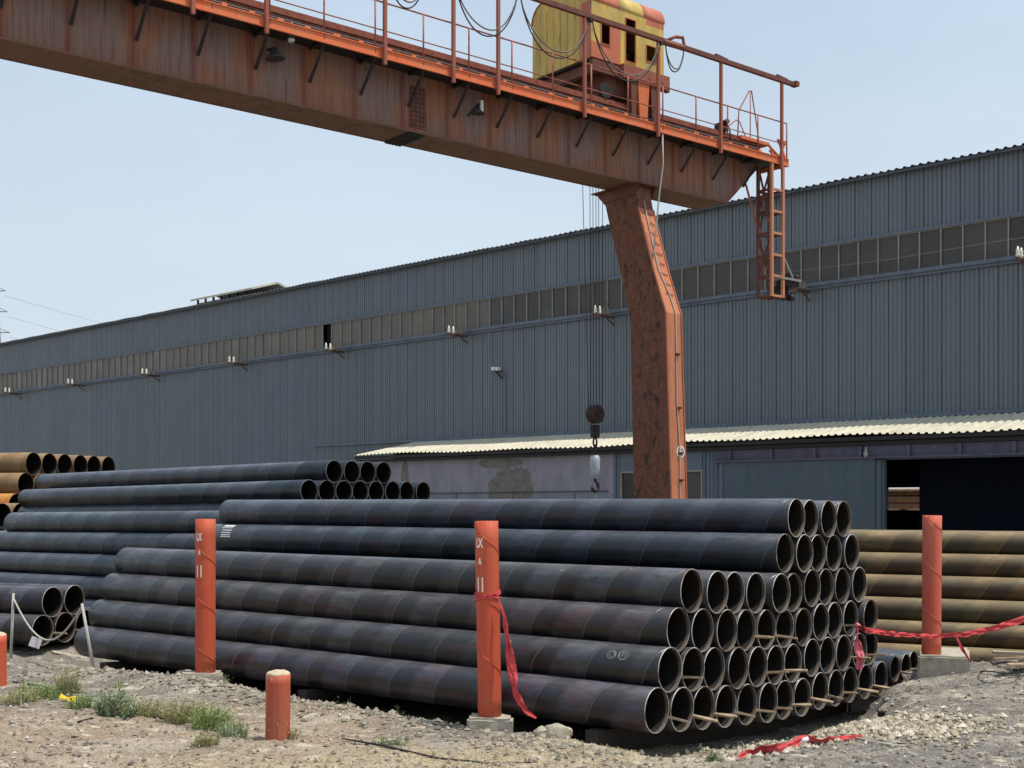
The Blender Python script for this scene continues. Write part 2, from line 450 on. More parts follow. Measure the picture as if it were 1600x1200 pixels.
def tag(o, label, cat, group=None, kind=None):
    if label: o['label'] = label
    if cat: o['category'] = cat
    if group: o['group'] = group
    if kind: o['kind'] = kind
    return o

def empty(name, loc=(0, 0, 0), rz=0.0):
    o = bpy.data.objects.new(name, None)
    o.empty_display_size = .2
    C.objects.link(o)
    o.location = loc; o.rotation_euler = (0, 0, rz)
    return o

def box(bm, x0, x1, y0, y1, z0, z1, mi=0, skip=''):
    v = [bm.verts.new((x, y, z)) for z in (z0, z1) for y in (y0, y1) for x in (x0, x1)]
    fs = {'b': (0, 2, 3, 1), 't': (4, 5, 7, 6), 'f': (0, 1, 5, 4), 'k': (2, 6, 7, 3), 'l': (0, 4, 6, 2), 'r': (1, 3, 7, 5)}
    for k, f in fs.items():
        if k in skip: continue
        bm.faces.new([v[i] for i in f]).material_index = mi

def frame_of(d):
    d = Vector(d).normalized()
    u = d.cross(Vector((0, 0, 1)))
    if u.length < 1e-3: u = Vector((1, 0, 0))
    u.normalize()
    return u, d.cross(u).normalized()

def bar(bm, a, b, w, h=None, mi=0):
    """rectangular bar from a to b"""
    a = Vector(a); b = Vector(b); h = h or w
    u, v = frame_of(b-a)
    vs = []
    for p in (a, b):
        for su, sv in ((-1, -1), (1, -1), (1, 1), (-1, 1)):
            vs.append(bm.verts.new(p+u*su*w/2+v*sv*h/2))
    for i in range(4):
        j = (i+1) % 4
        bm.faces.new((vs[i], vs[j], vs[4+j], vs[4+i])).material_index = mi
    bm.faces.new(vs[:4]).material_index = mi
    bm.faces.new(vs[4:]).material_index = mi

def tube(bm, pts, r, seg=6, mi=0, cap=True):
    pts = [Vector(p) for p in pts]
    rr = r if isinstance(r, (list, tuple)) else [r]*len(pts)
    rings = []
    u = None
    for i, p in enumerate(pts):
        d = (pts[min(i+1, len(pts)-1)]-pts[max(i-1, 0)])
        if d.length < 1e-9: d = Vector((0, 0, 1))
        d.normalize()
        if u is None: u, v = frame_of(d)
        else:
            u = (u-d*u.dot(d)).normalized(); v = d.cross(u)
        rings.append([bm.verts.new(p+(u*math.cos(2*PI*k/seg)+v*math.sin(2*PI*k/seg))*rr[i]) for k in range(seg)])
    for a, b in zip(rings, rings[1:]):
        for k in range(seg):
            f = bm.faces.new((a[k], a[(k+1) % seg], b[(k+1) % seg], b[k])); f.material_index = mi; f.smooth = True
    if cap:
        for rg in (rings[0], rings[-1]):
            if len(rg) > 2: bm.faces.new(rg).material_index = mi
    return rings

def prism(bm, prof, axis, a, b, mi=0):
    """extrude a closed 2D profile along an axis: 'x' -> profile in (y,z); 'y' -> profile in (x,z)"""
    def P(p, t): return (t, p[0], p[1]) if axis == 'x' else (p[0], t, p[1])
    A = [bm.verts.new(P(p, a)) for p in prof]; B = [bm.verts.new(P(p, b)) for p in prof]
    n = len(prof)
    for i in range(n):
        bm.faces.new((A[i], A[(i+1) % n], B[(i+1) % n], B[i])).material_index = mi
    bm.faces.new(A).material_index = mi; bm.faces.new(B).material_index = mi

def unproj(x, y, Y):
    return Vector(((x-800)/F*Y, Y, CAMH-(y-785)/F*Y))

def text_polys(s, size):
    cu = bpy.data.curves.new('txt', 'FONT'); cu.body = s; cu.size = size; cu.resolution_u = 3; cu.offset = .006
    ob = bpy.data.objects.new('txt', cu); C.objects.link(ob)
    bpy.context.view_layer.update()
    dg = bpy.context.evaluated_depsgraph_get()
    me = ob.evaluated_get(dg).to_mesh()
    vs = [v.co.copy() for v in me.vertices]; fs = [tuple(p.vertices) for p in me.polygons]
    ob.evaluated_get(dg).to_mesh_clear()
    bpy.data.objects.remove(ob); bpy.data.curves.remove(cu)
    return vs, fs

# ------------------------------------------------------------------ ground
TH = .897
DA = Vector((-math.sin(TH), math.cos(TH), 0)); NA = Vector((math.cos(TH), math.sin(TH), 0))
A0 = Vector((1.647, 14.089, 0))
def row_drop(q): return -.112*q+.008*q*q
def sst(a, b, x):
    t = max(0, min(1, (x-a)/(b-a))); return t*t*(3-2*t)
def rut(x, y):
    t = y+.16*x
    w_ = sst(.5, 2.0, x)
    return -w_*(.035*math.exp(-((t-13.55)/.13)**2)+.035*math.exp(-((t-15.05)/.13)**2)-.018*math.exp(-((t-13.25)/.1)**2))
def ground_z(x, y, detail=True):
    c = NA.x*x+NA.y*y-12.03
    dp = DA.x*x+DA.y*y-7.51
    z = .0
    # soil under the front stack follows its sag
    kx = 1.15*sst(3.8, 6.0, c)
    wst = sst(-.55, -.05, c)*(1-sst(6.7, 7.5, c))*sst(-1.6+kx, -.2+kx*.3, dp)*(1-sst(12.5, 14, dp))
    zs = .371-.265+row_drop(max(0, min(c, 6.9)))-.29
    z = z*(1-wst)+zs*wst
    # berm of loose soil along the front of the stack
    z += .11*math.exp(-((c+.98)/.28)**2)*sst(-1.0, 2.0, dp)*(1-sst(9.5, 11.5, dp))*(1-math.exp(-((x+.25)/1.0)**2))
    z += .10*math.exp(-(((x+4.6)/1.6)**2+((y-18.4)/1.2)**2))
    # mound of gravel by the right post, hollow behind it
    z += .30*math.exp(-(((x-7.6)/1.1)**2+((y-19.0)/.85)**2))
    z -= .27*sst(20.3, 21.2, y)*sst(4.4, 5.4, x)*(1-sst(30, 34, y))
    z += .05*math.exp(-(((x-3.75)/1.1)**2+((y-15.15)/.6)**2))
    z += rut(x, y)
    if detail:
        n = mnoise.fractal(Vector((x*.9, y*.9, 0)), 1.0, 2.0, 4)
        z += .045*n
        n2 = mnoise.fractal(Vector((x*5, y*5, 3)), .8, 2.0, 4)
        near = 1-sst(22, 30, y)
        z += .028*n2*near
        z += .03*abs(mnoise.noise(Vector((x*3, y*3, 7))))*math.exp(-((c+.95)/.6)**2)*near
    return z
def build_ground():
    bm = bmesh.new()
    def lin(a, b, n): return [a+(b-a)*i/n for i in range(n)]
    ys = [-400, -120, -40, -10, 4, 9, 11] + lin(11.8, 20.5, 250) + lin(20.5, 26, 44) + lin(26, 45, 24) + [46, 60, 80, 110, 160, 260, 500, 1200, 2500]
    xs = [-2500, -900, -300, -120, -60, -35, -22, -16, -12] + lin(-9.5, 10, 390) + [10.2, 12, 15, 20, 30, 50, 90, 160, 400, 1000, 2500]
    grid = []
    for y in ys:
        row = []
        for x in xs:
            inn = 11 < y < 46 and -13 < x < 16
            row.append(bm.verts.new((x, y, ground_z(x, y) if inn else 0)))
        grid.append(row)
    for j in range(len(ys)-1):
        for i in range(len(xs)-1):
            bm.faces.new((grid[j][i], grid[j][i+1], grid[j+1][i+1], grid[j+1][i])).smooth = True
    o = finish(bm, 'ground', 'dirt', smooth=True)
    o['kind'] = 'structure'
build_ground()

def stone(bm, p, r, flat=.6):
    a = random.random()*PI*2
    vs = []
    base = [(1, 0, 0), (-1, 0, 0), (0, 1, 0), (0, -1, 0), (0, 0, 1), (0, 0, -1)]
    ca, sa = math.cos(a), math.sin(a)
    sx, sy = random.uniform(.7, 1.35), random.uniform(.6, 1.1)
    for b in base:
        k = random.uniform(.75, 1.25)*r
        x, y, z = b[0]*k*sx+random.uniform(-.2, .2)*r, b[1]*k*sy+random.uniform(-.2, .2)*r, b[2]*k*flat
        vs.append(bm.verts.new((p[0]+x*ca-y*sa, p[1]+x*sa+y*ca, p[2]+z)))
    for i, j, k in ((0, 2, 4), (2, 1, 4), (1, 3, 4), (3, 0, 4), (2, 0, 5), (1, 2, 5), (3, 1, 5), (0, 3, 5)):
        bm.faces.new((vs[i], vs[j], vs[k]))
def under_stack(x, y):
    c = NA.x*x+NA.y*y-12.03; dp = DA.x*x+DA.y*y-7.51
    return c > -.05 and dp > .3
def scatter(name, mat, n, fn, rmin, rmax, label, cat, power=2.5):
    bm = bmesh.new(); k = 0; tries = 0
    while k < n and tries < n*6:
        tries += 1
        x, y = fn()
        if under_stack(x, y): continue
        r = rmin+(rmax-rmin)*random.random()**power
        stone(bm, (x, y, ground_z(x, y)+r*.25), r, random.uniform(.55, 1.0)); k += 1
    o = finish(bm, name, mat)
    tag(o, label, cat, kind='stuff')
def wide():
    Y = 12.2+(21.5-12.2)*random.random()**1.3
    return random.uniform(-.44, .44)*Y, Y
scatter('gravel', 'gravel_mixed', 13000, wide, .003, .040, 'loose grey and tan gravel scattered over the dirt yard', 'gravel', 5)
def pile():
    return random.gauss(4.05, .95), random.gauss(15.35, .55)
def pile2():
    t = random.random()
    return 2.7+t*2.8+random.gauss(0, .15), 14.5+t*.6+random.gauss(0, .28)
scatter('rubble', 'rubble_pale', 5200, lambda: pile() if random.random() < .6 else pile2(), .012, .055, 'pale broken stone spread in front of the pipe ends', 'rubble', 2.2)
def berm():
    dp = random.uniform(-.2, 11); c = random.gauss(-.95, .24)
    P = NA*(c+12.03)+DA*(dp+7.51)
    return P.x, P.y
scatter('soil_clods', 'berm_clods', 2000, berm, .005, .055, 'crumbly soil clods heaped along the front of the pipe stack', 'soil', 2.5)
def straw_patch():
    bm = bmesh.new()
    for i in range(5200):
        if random.random() < .8:
            x = random.uniform(-4.4, 1.4); y = 13.2+.36*x+random.gauss(0, .5) if x < -1 else 13.2+.36*x*.6+random.gauss(0, .45)
        else:
            x = random.uniform(-6.5, -2.0); y = random.uniform(13.5, 17)
        if y < 12.2 or under_stack(x, y): continue
        z = ground_z(x, y)+.006
        a = random.random()*PI; L = random.uniform(.03, .13); wd = random.uniform(.002, .006)
        dx, dy = math.cos(a)*L/2, math.sin(a)*L/2
        nx, ny = -math.sin(a)*wd/2, math.cos(a)*wd/2
        h = random.uniform(0, .02)
        v = [bm.verts.new(p) for p in ((x-dx-nx, y-dy-ny, z), (x-dx+nx, y-dy+ny, z), (x+dx+nx, y+dy+ny, z+h), (x+dx-nx, y+dy-ny, z+h))]
        bm.faces.new(v)
    tag(finish(bm, 'dry_straw', 'straw'), 'dry straw and grass stalks strewn on the tan soil', 'straw', kind='stuff')
straw_patch()

# ------------------------------------------------------------------ pipes
MESH = {}
def pipe_mesh(D, L, mats, wall=.0095, seg=44):
    key = (round(D, 3), round(L, 2), mats)
    if key in MESH: return MESH[key]
    bm = bmesh.new()
    R = D/2; r = R-wall
    bev = wall*.25
    prof = [(0, r+bev), (0, R-bev), (bev, R)]          # (x, radius) near rim
    outer = [bev+(L-2*bev)*k/6 for k in range(1, 6)]
    rings = []
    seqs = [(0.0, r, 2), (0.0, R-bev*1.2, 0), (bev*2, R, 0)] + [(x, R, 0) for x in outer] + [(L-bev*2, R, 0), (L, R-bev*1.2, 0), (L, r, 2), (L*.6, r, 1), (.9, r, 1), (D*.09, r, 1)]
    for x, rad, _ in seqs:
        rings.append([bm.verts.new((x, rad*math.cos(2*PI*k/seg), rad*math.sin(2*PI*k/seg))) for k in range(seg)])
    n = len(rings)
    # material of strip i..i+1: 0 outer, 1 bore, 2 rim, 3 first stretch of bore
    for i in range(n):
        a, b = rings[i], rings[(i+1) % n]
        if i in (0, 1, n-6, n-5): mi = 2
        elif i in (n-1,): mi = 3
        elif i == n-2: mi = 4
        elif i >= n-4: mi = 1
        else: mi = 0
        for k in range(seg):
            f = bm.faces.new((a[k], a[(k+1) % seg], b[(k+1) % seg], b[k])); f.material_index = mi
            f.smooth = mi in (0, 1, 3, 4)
    bmesh.ops.recalc_face_normals(bm, faces=bm.faces)
    me = bpy.data.meshes.new('pipe'); bm.to_mesh(me); bm.free()
    for m in mats: me.materials.append(M[m])
    MESH[key] = me
    return me
BLACK = ('pipe_black', 'pipe_bore', 'pipe_rim', 'bore_bare_lit', 'bore_shade')
BLUE = ('pipe_blueblack', 'pipe_bore', 'pipe_rim', 'bore_bare_lit', 'bore_shade')
OCHRE = ('pipe_ochre', 'pipe_bore', 'pipe_rim_rust', 'bore_shade', 'pipe_bore')
SALMON = ('pipe_salmon', 'pipe_bore', 'pipe_rim_rust', 'bore_shade', 'pipe_bore')
ORANGE = ('pipe_orange', 'pipe_bore', 'pipe_rim_rust', 'bore_shade', 'pipe_bore')
BROWN = ('pipe_brown', 'pipe_bore', 'pipe_rim_rust', 'bore_shade', 'pipe_bore')
ORD = ['first', 'second', 'third', 'fourth', 'fifth', 'sixth', 'seventh', 'eighth', 'ninth', 'tenth', 'eleventh', 'twelfth', 'thirteenth', 'fourteenth']
def put_pipe(P, d, D, L, mats, label, group, roll=None):
    o = bpy.data.objects.new('steel_pipe', pipe_mesh(D, L, mats))
    C.objects.link(o)
    d = Vector(d).normalized()
    yaw = math.atan2(d.y, d.x); pitch = -math.asin(d.z)
    o.rotation_euler = (random.random()*6.28 if roll is None else roll, pitch, yaw)
    o.location = P
    tag(o, label, 'pipe', group)
    return o
def rowname(j, n):
    if j == n-1: return 'top row'
    if j == 0: return 'bottom row'
    return ORD[j]+' row up'
PIPES = {}
def stack(key, base, d, D, L, rows, mats, adj, desc, group, jit=.03, zfun=None, Lfun=None, matfun=None, pitch=None):
    """rows: list of (start, count); column units are pipe pitches along the normal of d"""
    d = Vector(d).normalized(); h = Vector((d.x, d.y, 0)).normalized(); n = Vector((h.y, -h.x, 0))
    if n.y < 0: n = -n
    pt = pitch or D
    nr = len(rows)
    for j, (m0, cnt) in enumerate(rows):
        for i in range(cnt):
            m = m0+i; q = m*pt
            P = Vector(base)+n*q; P.z += j*.866*pt
            if zfun: P.z += zfun(q, j)
            P = P-d*random.uniform(-jit, jit)*(3.0 if (key == 'A' and m > .9 and random.random() < .3) else 1)
            LL = Lfun(m, j) if Lfun else L
            mm = matfun(m, j) if matfun else mats
            lab = f"{adj} pipe, {ORD[i]} from left in {rowname(j, nr)} of {desc}"
            PIPES[(key, m, j)] = put_pipe(P, d, D, LL, mm, lab, group)
DP = .53
def zf(q, j):
    return row_drop(q)+.005*j*q+(.051 if (q/DP > 7.4 or j > 3) else 0)
front_rows = [(0, 13), (.5, 12), (1, 11), (1.5, 10), (6, 5), (6.5, 4)]
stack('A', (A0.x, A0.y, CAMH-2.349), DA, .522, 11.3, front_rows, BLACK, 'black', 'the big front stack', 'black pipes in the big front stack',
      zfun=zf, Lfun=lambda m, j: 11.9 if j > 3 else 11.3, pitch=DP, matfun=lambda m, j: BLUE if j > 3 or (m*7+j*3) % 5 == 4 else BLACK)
DC = Vector((-.776, .63, -.012))
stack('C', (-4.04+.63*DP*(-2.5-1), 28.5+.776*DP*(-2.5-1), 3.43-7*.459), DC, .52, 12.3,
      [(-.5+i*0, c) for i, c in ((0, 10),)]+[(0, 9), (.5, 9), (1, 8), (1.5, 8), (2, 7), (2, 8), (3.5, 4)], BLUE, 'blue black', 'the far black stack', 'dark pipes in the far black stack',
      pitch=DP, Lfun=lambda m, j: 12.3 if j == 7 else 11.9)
# middle left stack, its right ends hidden behind the front stack
cl = Vector((-11.97, 30.0, 2.22)); dc2 = Vector((-.776, .63, -.010)).normalized()
cn_ = cl-dc2*8.3
n2 = Vector((.63, .776, 0)); 
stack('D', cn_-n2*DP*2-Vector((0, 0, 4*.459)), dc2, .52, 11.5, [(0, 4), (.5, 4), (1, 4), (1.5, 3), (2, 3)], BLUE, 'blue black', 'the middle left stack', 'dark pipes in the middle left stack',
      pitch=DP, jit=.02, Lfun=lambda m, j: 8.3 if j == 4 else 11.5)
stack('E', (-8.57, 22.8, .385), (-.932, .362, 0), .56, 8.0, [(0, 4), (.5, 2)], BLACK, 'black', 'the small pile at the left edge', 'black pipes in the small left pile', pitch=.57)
# ochre pipes far left
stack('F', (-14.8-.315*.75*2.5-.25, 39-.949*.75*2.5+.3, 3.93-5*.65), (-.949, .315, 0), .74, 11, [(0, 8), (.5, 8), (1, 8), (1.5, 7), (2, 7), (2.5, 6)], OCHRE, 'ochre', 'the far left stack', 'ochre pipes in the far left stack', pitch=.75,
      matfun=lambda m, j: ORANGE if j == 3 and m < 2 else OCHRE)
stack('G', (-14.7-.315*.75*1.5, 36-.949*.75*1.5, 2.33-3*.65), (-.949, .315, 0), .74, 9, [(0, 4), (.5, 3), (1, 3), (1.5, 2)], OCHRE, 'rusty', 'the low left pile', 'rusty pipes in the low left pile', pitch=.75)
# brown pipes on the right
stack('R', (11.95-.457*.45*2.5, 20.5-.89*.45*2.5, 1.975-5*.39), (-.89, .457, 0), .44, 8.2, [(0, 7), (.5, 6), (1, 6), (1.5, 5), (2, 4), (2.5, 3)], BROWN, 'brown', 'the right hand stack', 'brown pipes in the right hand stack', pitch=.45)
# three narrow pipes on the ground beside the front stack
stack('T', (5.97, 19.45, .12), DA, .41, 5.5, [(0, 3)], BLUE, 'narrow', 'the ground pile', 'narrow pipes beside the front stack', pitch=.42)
for i in range(3):
    PIPES[('T', i, 0)]['label'] = 'narrow grey pipe lying on the ground beside the front stack, '+('nearest the big black pipes', 'middle one of three', 'nearest the concrete block')[i]

# sleepers under the front stack (follow its sag)
for k, t in enumerate((.7, 5.6, 10.4)):
    bm = bmesh.new(); prev = None
    for i in range(15):
        q = -.3+i*.5
        P = A0+NA*q+DA*t
        z = .371-.262+row_drop(max(0, min(q, 6.4)))-.004
        a = [bm.verts.new(P+DA*s*.09+Vector((0, 0, zz))) for s, zz in ((-1, z-.32), (1, z-.32), (1, z), (-1, z))]
        if prev:
            for e in range(4): bm.faces.new((prev[e], prev[(e+1) % 4], a[(e+1) % 4], a[e]))
        else: bm.faces.new(a)
        prev = a
    bm.faces.new(prev)
    tag(finish(bm, 'timber_sleeper', 'old_timber'), ('dark timber sleeper under the open ends of the front stack', 'dark timber sleeper under the middle of the front stack', 'dark timber sleeper under the closed left end of the front stack')[k], 'sleeper', 'sleepers under the front stack')

# wooden wedges driven between neighbouring pipes, sticking out of the stack
def wedge(P, d, L, label, tilt=0.0, wdt=.035, mat='wood'):
    bm = bmesh.new()
    d = Vector(d).normalized()
    n = Vector((-d.y, d.x, 0))*-1
    a0 = -.05; a1 = L
    def sec(t, w_, h_): return [bm.verts.new((t, s*w_/2, z*h_/2)) for s, z in ((-1, -1), (1, -1), (1, 1), (-1, 1))]
    secs = [sec(a0-.25, .012, .03), sec(a0, .022, .035), sec(.06, wdt, .03), sec(a1*.7, wdt*1.6, .024), sec(a1, wdt*1.1, .02)]
    for s, t in zip(secs, secs[1:]):
        for e in range(4): bm.faces.new((s[e], s[(e+1) % 4], t[(e+1) % 4], t[e]))
    bm.faces.new(secs[0]); bm.faces.new(secs[-1])
    o = finish(bm, 'wooden_wedge', mat)
    o.location = P
    o.rotation_euler = (random.uniform(-.5, .5), tilt, math.atan2(-d.y, -d.x))
    tag(o, label, 'wedge', 'wooden wedges between the pipes')
    return o
wd = {0: list(range(12)), 1: [.5, 4.5, 5.5, 9.5, 10.5], 2: [4, 5, 9]}
for j, ms in wd.items():
    for m in ms:
        q = (m+.5)*DP
        P = A0+NA*q; P.z = CAMH-2.349+j*.459+zf(q, j)-.085
        k = int(m-j*.5)
        lab = f"wooden wedge between {ORD[k]} and {ORD[k+1]} pipes of the front stack's {rowname(j, 6)}"
        wedge(P, DA, random.uniform(.2, .33), lab, random.uniform(-.12, .12))
for i in range(2):
    P = Vector((5.97, 19.45, .05))+NA*.42*(i+.5)
    wedge(P, DA, .2, ('wooden wedge between the two narrow pipes nearest the big stack', 'wooden wedge between the two narrow pipes nearest the concrete block')[i])
ne = Vector((.362, .932, 0)); de = Vector((-.932, .362, 0))
for i in range(2):
    P = Vector((-8.57, 22.8, .31))+ne*.57*(i+.5)
    wedge(P, de, .3, ('pale wedge at the left in the small pile at the left edge', 'pale wedge at the right in the small pile at the left edge')[i])

# chalk and stencil marks, laid on the pipe skin
def on_pipe(pipe, R, pts, wdt, name, mat, ang0, x0, lift=.0015):
    """polyline strokes in (along, around) metres; ang0 measured in world from the top towards the camera"""
    e = pipe.rotation_euler
    bm = bmesh.new()
    for line in pts:
        for (a, b) in zip(line, line[1:]):
            v = Vector((b[0]-a[0], b[1]-a[1], 0))
            if v.length < 1e-6: continue
            nn = Vector((-v.y, v.x, 0)).normalized()*wdt/2
            q = []
            for p in ((a[0]-nn.x, a[1]-nn.y), (a[0]+nn.x, a[1]+nn.y), (b[0]+nn.x, b[1]+nn.y), (b[0]-nn.x, b[1]-nn.y)):
                th = ang0+p[1]/R
                # world-like frame (x along the pipe, z up, y = horizontal right-hand), then undo the roll
                y, z = (R+lift)*math.sin(th), (R+lift)*math.cos(th)
                c_, s_ = math.cos(-e.x), math.sin(-e.x)
                q.append(bm.verts.new((x0+p[0], y*c_-z*s_, y*s_+z*c_)))
            bm.faces.new(q)
    o = finish(bm, name, mat, pipe)
    return o
# for pipes running away to the left, local +y (after yaw) points towards the camera side
def squig(n, s):
    out = []
    x = 0
    for k in range(n):
        line = [(x+random.uniform(-.5, .5)*s, random.uniform(-.8, .8)*s) for _ in range(4)]
        out.append(line); x += s*1.4
    return out
def ring(r, cx=0, cy=0, a0=0, a1=6.3, n=14):
    return [(cx+r*math.cos(a0+(a1-a0)*k/n), cy+r*math.sin(a0+(a1-a0)*k/n)) for k in range(n+1)]
p = PIPES[('A', 6.5, 5)]
on_pipe(p, .261, [ring(.06, 0, 0, 2.6, 5.9)], .009, 'chalk_mark', 'chalk', .5, .18)
p = PIPES[('A', 6, 4)]
on_pipe(p, .261, squig(4, .035), .008, 'chalk_mark', 'dark_chalk', .85, .75)
p = PIPES[('A', 1.5, 3)]
on_pipe(p, .261, squig(2, .03), .007, 'chalk_mark', 'chalk', .75, 1.75)
on_pipe(p, .261, squig(3, .03), .010, 'chalk_mark', 'dark_chalk', 1.1, 1.2)
on_pipe(p, .261, [ring(.05, 0, 0, 0, 4)], .008, 'chalk_mark', 'chalk', .3, .75)
p = PIPES[('A', .5, 1)]
on_pipe(p, .261, [ring(.06, 0, .0, 0, 11, 26), ring(.05, .02, .01, 1, 7), ring(.045, .15, 0, 0, 5.2), ring(.05, .17, .01, 2, 8)]+squig(3, .045), .006, 'chalk_mark', 'chalk', .95, .5)
on_pipe(p, .261, squig(2, .035), .008, 'chalk_mark', 'chalk', .8, 2.2)
p = PIPES[('A', 0, 0)]
on_pipe(p, .261, [ring(.09, 0, 0, 3.4, 6.6)], .008, 'chalk_mark', 'chalk', .7, 11.0)
p = PIPES[('A', .5, 1)]
on_pipe(p, .261, [ring(.07, 0, 0, 3.4, 6.0), [(.5, -.06), (.58, .05)]], .008, 'chalk_mark', 'chalk', .8, 10.5)
# stencilled plate mark on second row from the top
p = PIPES[('A', 6, 4)]
lines = []
for yy in (-.13, -.115, -.10): lines.append([(-.14, yy), (.16, yy)])
for k in range(7): lines.append([(-.13+k*.045, -.07), (-.105+k*.045, -.045)])
for yy in (0, .05, .09, .12): lines.append([(-.15, yy), (-.05, yy+.004), (.12, yy)])
lines.append([(-.15, -.13), (-.15, .13), (.13, .13)])
bgl = [[(-.18, 0), (.18, 0)]]
on_pipe(p, .261, bgl, .34, 'stencil_panel', 'dark_chalk', .95, 11.35, .002)
on_pipe(p, .261, lines, .014, 'stencil_lettering', 'white_paint', .95, 11.35, .0035)
p = PIPES[('D', 2, 4)]
on_pipe(p, .26, [[(-.12, .05), (-.12, -.05), (.12, -.05), (.12, .05), (-.12, .05)]], .02, 'chalk_mark', 'chalk', .45, 7.7)

# ------------------------------------------------------------------ posts and bollards
def chipped_block(name, x0, x1, y0, y1, z0, z1, mat, seed):
    rnd = random.Random(seed)
    bm = bmesh.new()
    box(bm, x0, x1, y0, y1, z0, z1)
    bmesh.ops.bevel(bm, geom=list(bm.edges), offset=.03, segments=2, affect='EDGES')
    bmesh.ops.subdivide_edges(bm, edges=list(bm.edges), cuts=3, use_grid_fill=True)
    for v in bm.verts:
        n_ = mnoise.noise_vector(v.co*6+Vector((seed, 0, 0)))
        v.co += n_*.022
    return finish(bm, name, mat, smooth=False)

def letter_on_cyl(s, size, R, zc, ang, mat, parent, sx=.52):
    vs, fs = text_polys(s, size)
    if not vs: return
    cx = (min(v.x for v in vs)+max(v.x for v in vs))/2
    bm = bmesh.new(); out = []
    for v in vs:
        a = ang+(v.x-cx)*sx/R
        rr = R+.0025
        out.append(bm.verts.new((rr*math.sin(a), -rr*math.cos(a), zc+v.y)))
    for f in fs:
        try: bm.faces.new([out[i] for i in f])
        except ValueError: pass
    return finish(bm, 'lettering', mat, parent)

def scuffs(bm, R_, z0, z1, n, mi, seed, amin=-2.2, amax=2.2):
    rnd = random.Random(seed)
    for k in range(n):
        a = rnd.uniform(amin, amax); z = z0+(z1-z0)*rnd.random()**1.6; w_ = rnd.uniform(.004, .018)/R_*.5; h_ = rnd.uniform(.006, .09)*rnd.random()+.004
        m = rnd.randint(5, 8); pts = []
        for i in range(m):
            t = 2*PI*i/m; r_ = rnd.uniform(.5, 1)
            aa = a+w_*r_*math.cos(t); zz = z+h_*.5*r_*math.sin(t)
            pts.append(bm.verts.new(((R_+.0018)*math.sin(aa), -(R_+.0018)*math.cos(aa), zz)))
        bm.faces.new(pts).material_index = mi
def post(loc, R, z0, z1, mat, label, lean=(0, 0), ridges=(), letters=False):
    e = empty('steel_post', loc)
    bm = bmesh.new()
    seg = 40
    H = z1-z0
    prof = [(R-.008, z1-.25), (R-.008, z1), (R, z1-.002)]+[(R, z1-H*k/10) for k in range(1, 11)]
    rings = []
    for r, z in prof:
        rings.append([bm.verts.new((r*math.sin(2*PI*k/seg), -r*math.cos(2*PI*k/seg), z)) for k in range(seg)])
    for a, b in zip(rings, rings[1:]):
        for k in range(seg):
            f = bm.faces.new((a[k], a[(k+1) % seg], b[(k+1) % seg], b[k])); f.smooth = True
    bm.faces.new(rings[-1]); bm.faces.new(rings[0])
    # spiral weld bead
    pitch = .72
    pts = []
    nst = int(H/pitch*36)
    for k in range(nst+1):
        z = z1-.03-k*pitch/36
        if z < z0+.01: break
        a = ridges+2*PI*k/36
        pts.append(((R+.001)*math.sin(a), -(R+.001)*math.cos(a), z))
    tube(bm, pts, .0075, 5)
    scuffs(bm, R, z0, z1, 60, 1, int(R*9999)+len(label))
    scuffs(bm, R, z0, z0+.22, 40, 2, int(R*999)+len(label)+5)
    body = finish(bm, 'pole', [mat, 'beam_rust', 'mud'], e)
    if letters:
        va = math.atan2(-loc[0], loc[1])
        letter_on_cyl('LX', .15, R, z1-.31, -.66+va, 'white_paint', e)
        letter_on_cyl('^', .17, R, z1-.56, -.66+va, 'white_paint', e)
        letter_on_cyl('11', .24, R, z1-.84, -.66+va, 'white_paint', e)
    e.rotation_euler = (lean[1], lean[0], 0)
    tag(e, label, 'post', 'tall orange posts')
    return e
P1 = (-.2456*18.3, 18.3, 0); P2 = (-.0175*15.0, 15.0, 0); P3 = ((1455-800)/F*19.2, 19.2, 0)
post(P1, .145, .22, 2.476, 'post_orange', 'orange steel post marked LX 11 beside the left ends of the front stack', (0, 0), 2.2, True)
post(P2, .141, .14, 2.497, 'post_orange', 'orange steel post marked LX 11 with a red cloth tied round it', (-.018, 0), 4.6, True)
post(P3, .143, .38, 2.52, 'post_pink', 'faded orange pink steel post without lettering on the big concrete block', (.006, 0), 5.4, False)
for (px, py), dims, lab, sd in (((P1[0], P1[1]), (-.34, .25, -.2, .2, -.02, .235), 'small rough concrete block under the left orange post', 3),
                                ((P2[0], P2[1]), (-.26, .27, -.2, .17, -.1, .155), 'rounded concrete block under the orange post with the red cloth', 5)):
    b = chipped_block('concrete_block', *dims, 'concrete', sd)
    b.location = (px, py, 0); b.rotation_euler = (0, 0, random.uniform(-.3, .3))
    tag(b, lab, 'concrete block', 'concrete blocks under the posts')
b = chipped_block('concrete_block', -.18, .55, -.28, 1.0, -.75, .395, 'concrete', 9)
b.location = (P3[0], P3[1], 0); b.rotation_euler = (0, 0, -.35)
tag(b, 'large pale concrete block under the faded post on the right', 'concrete block', 'concrete blocks under the posts')

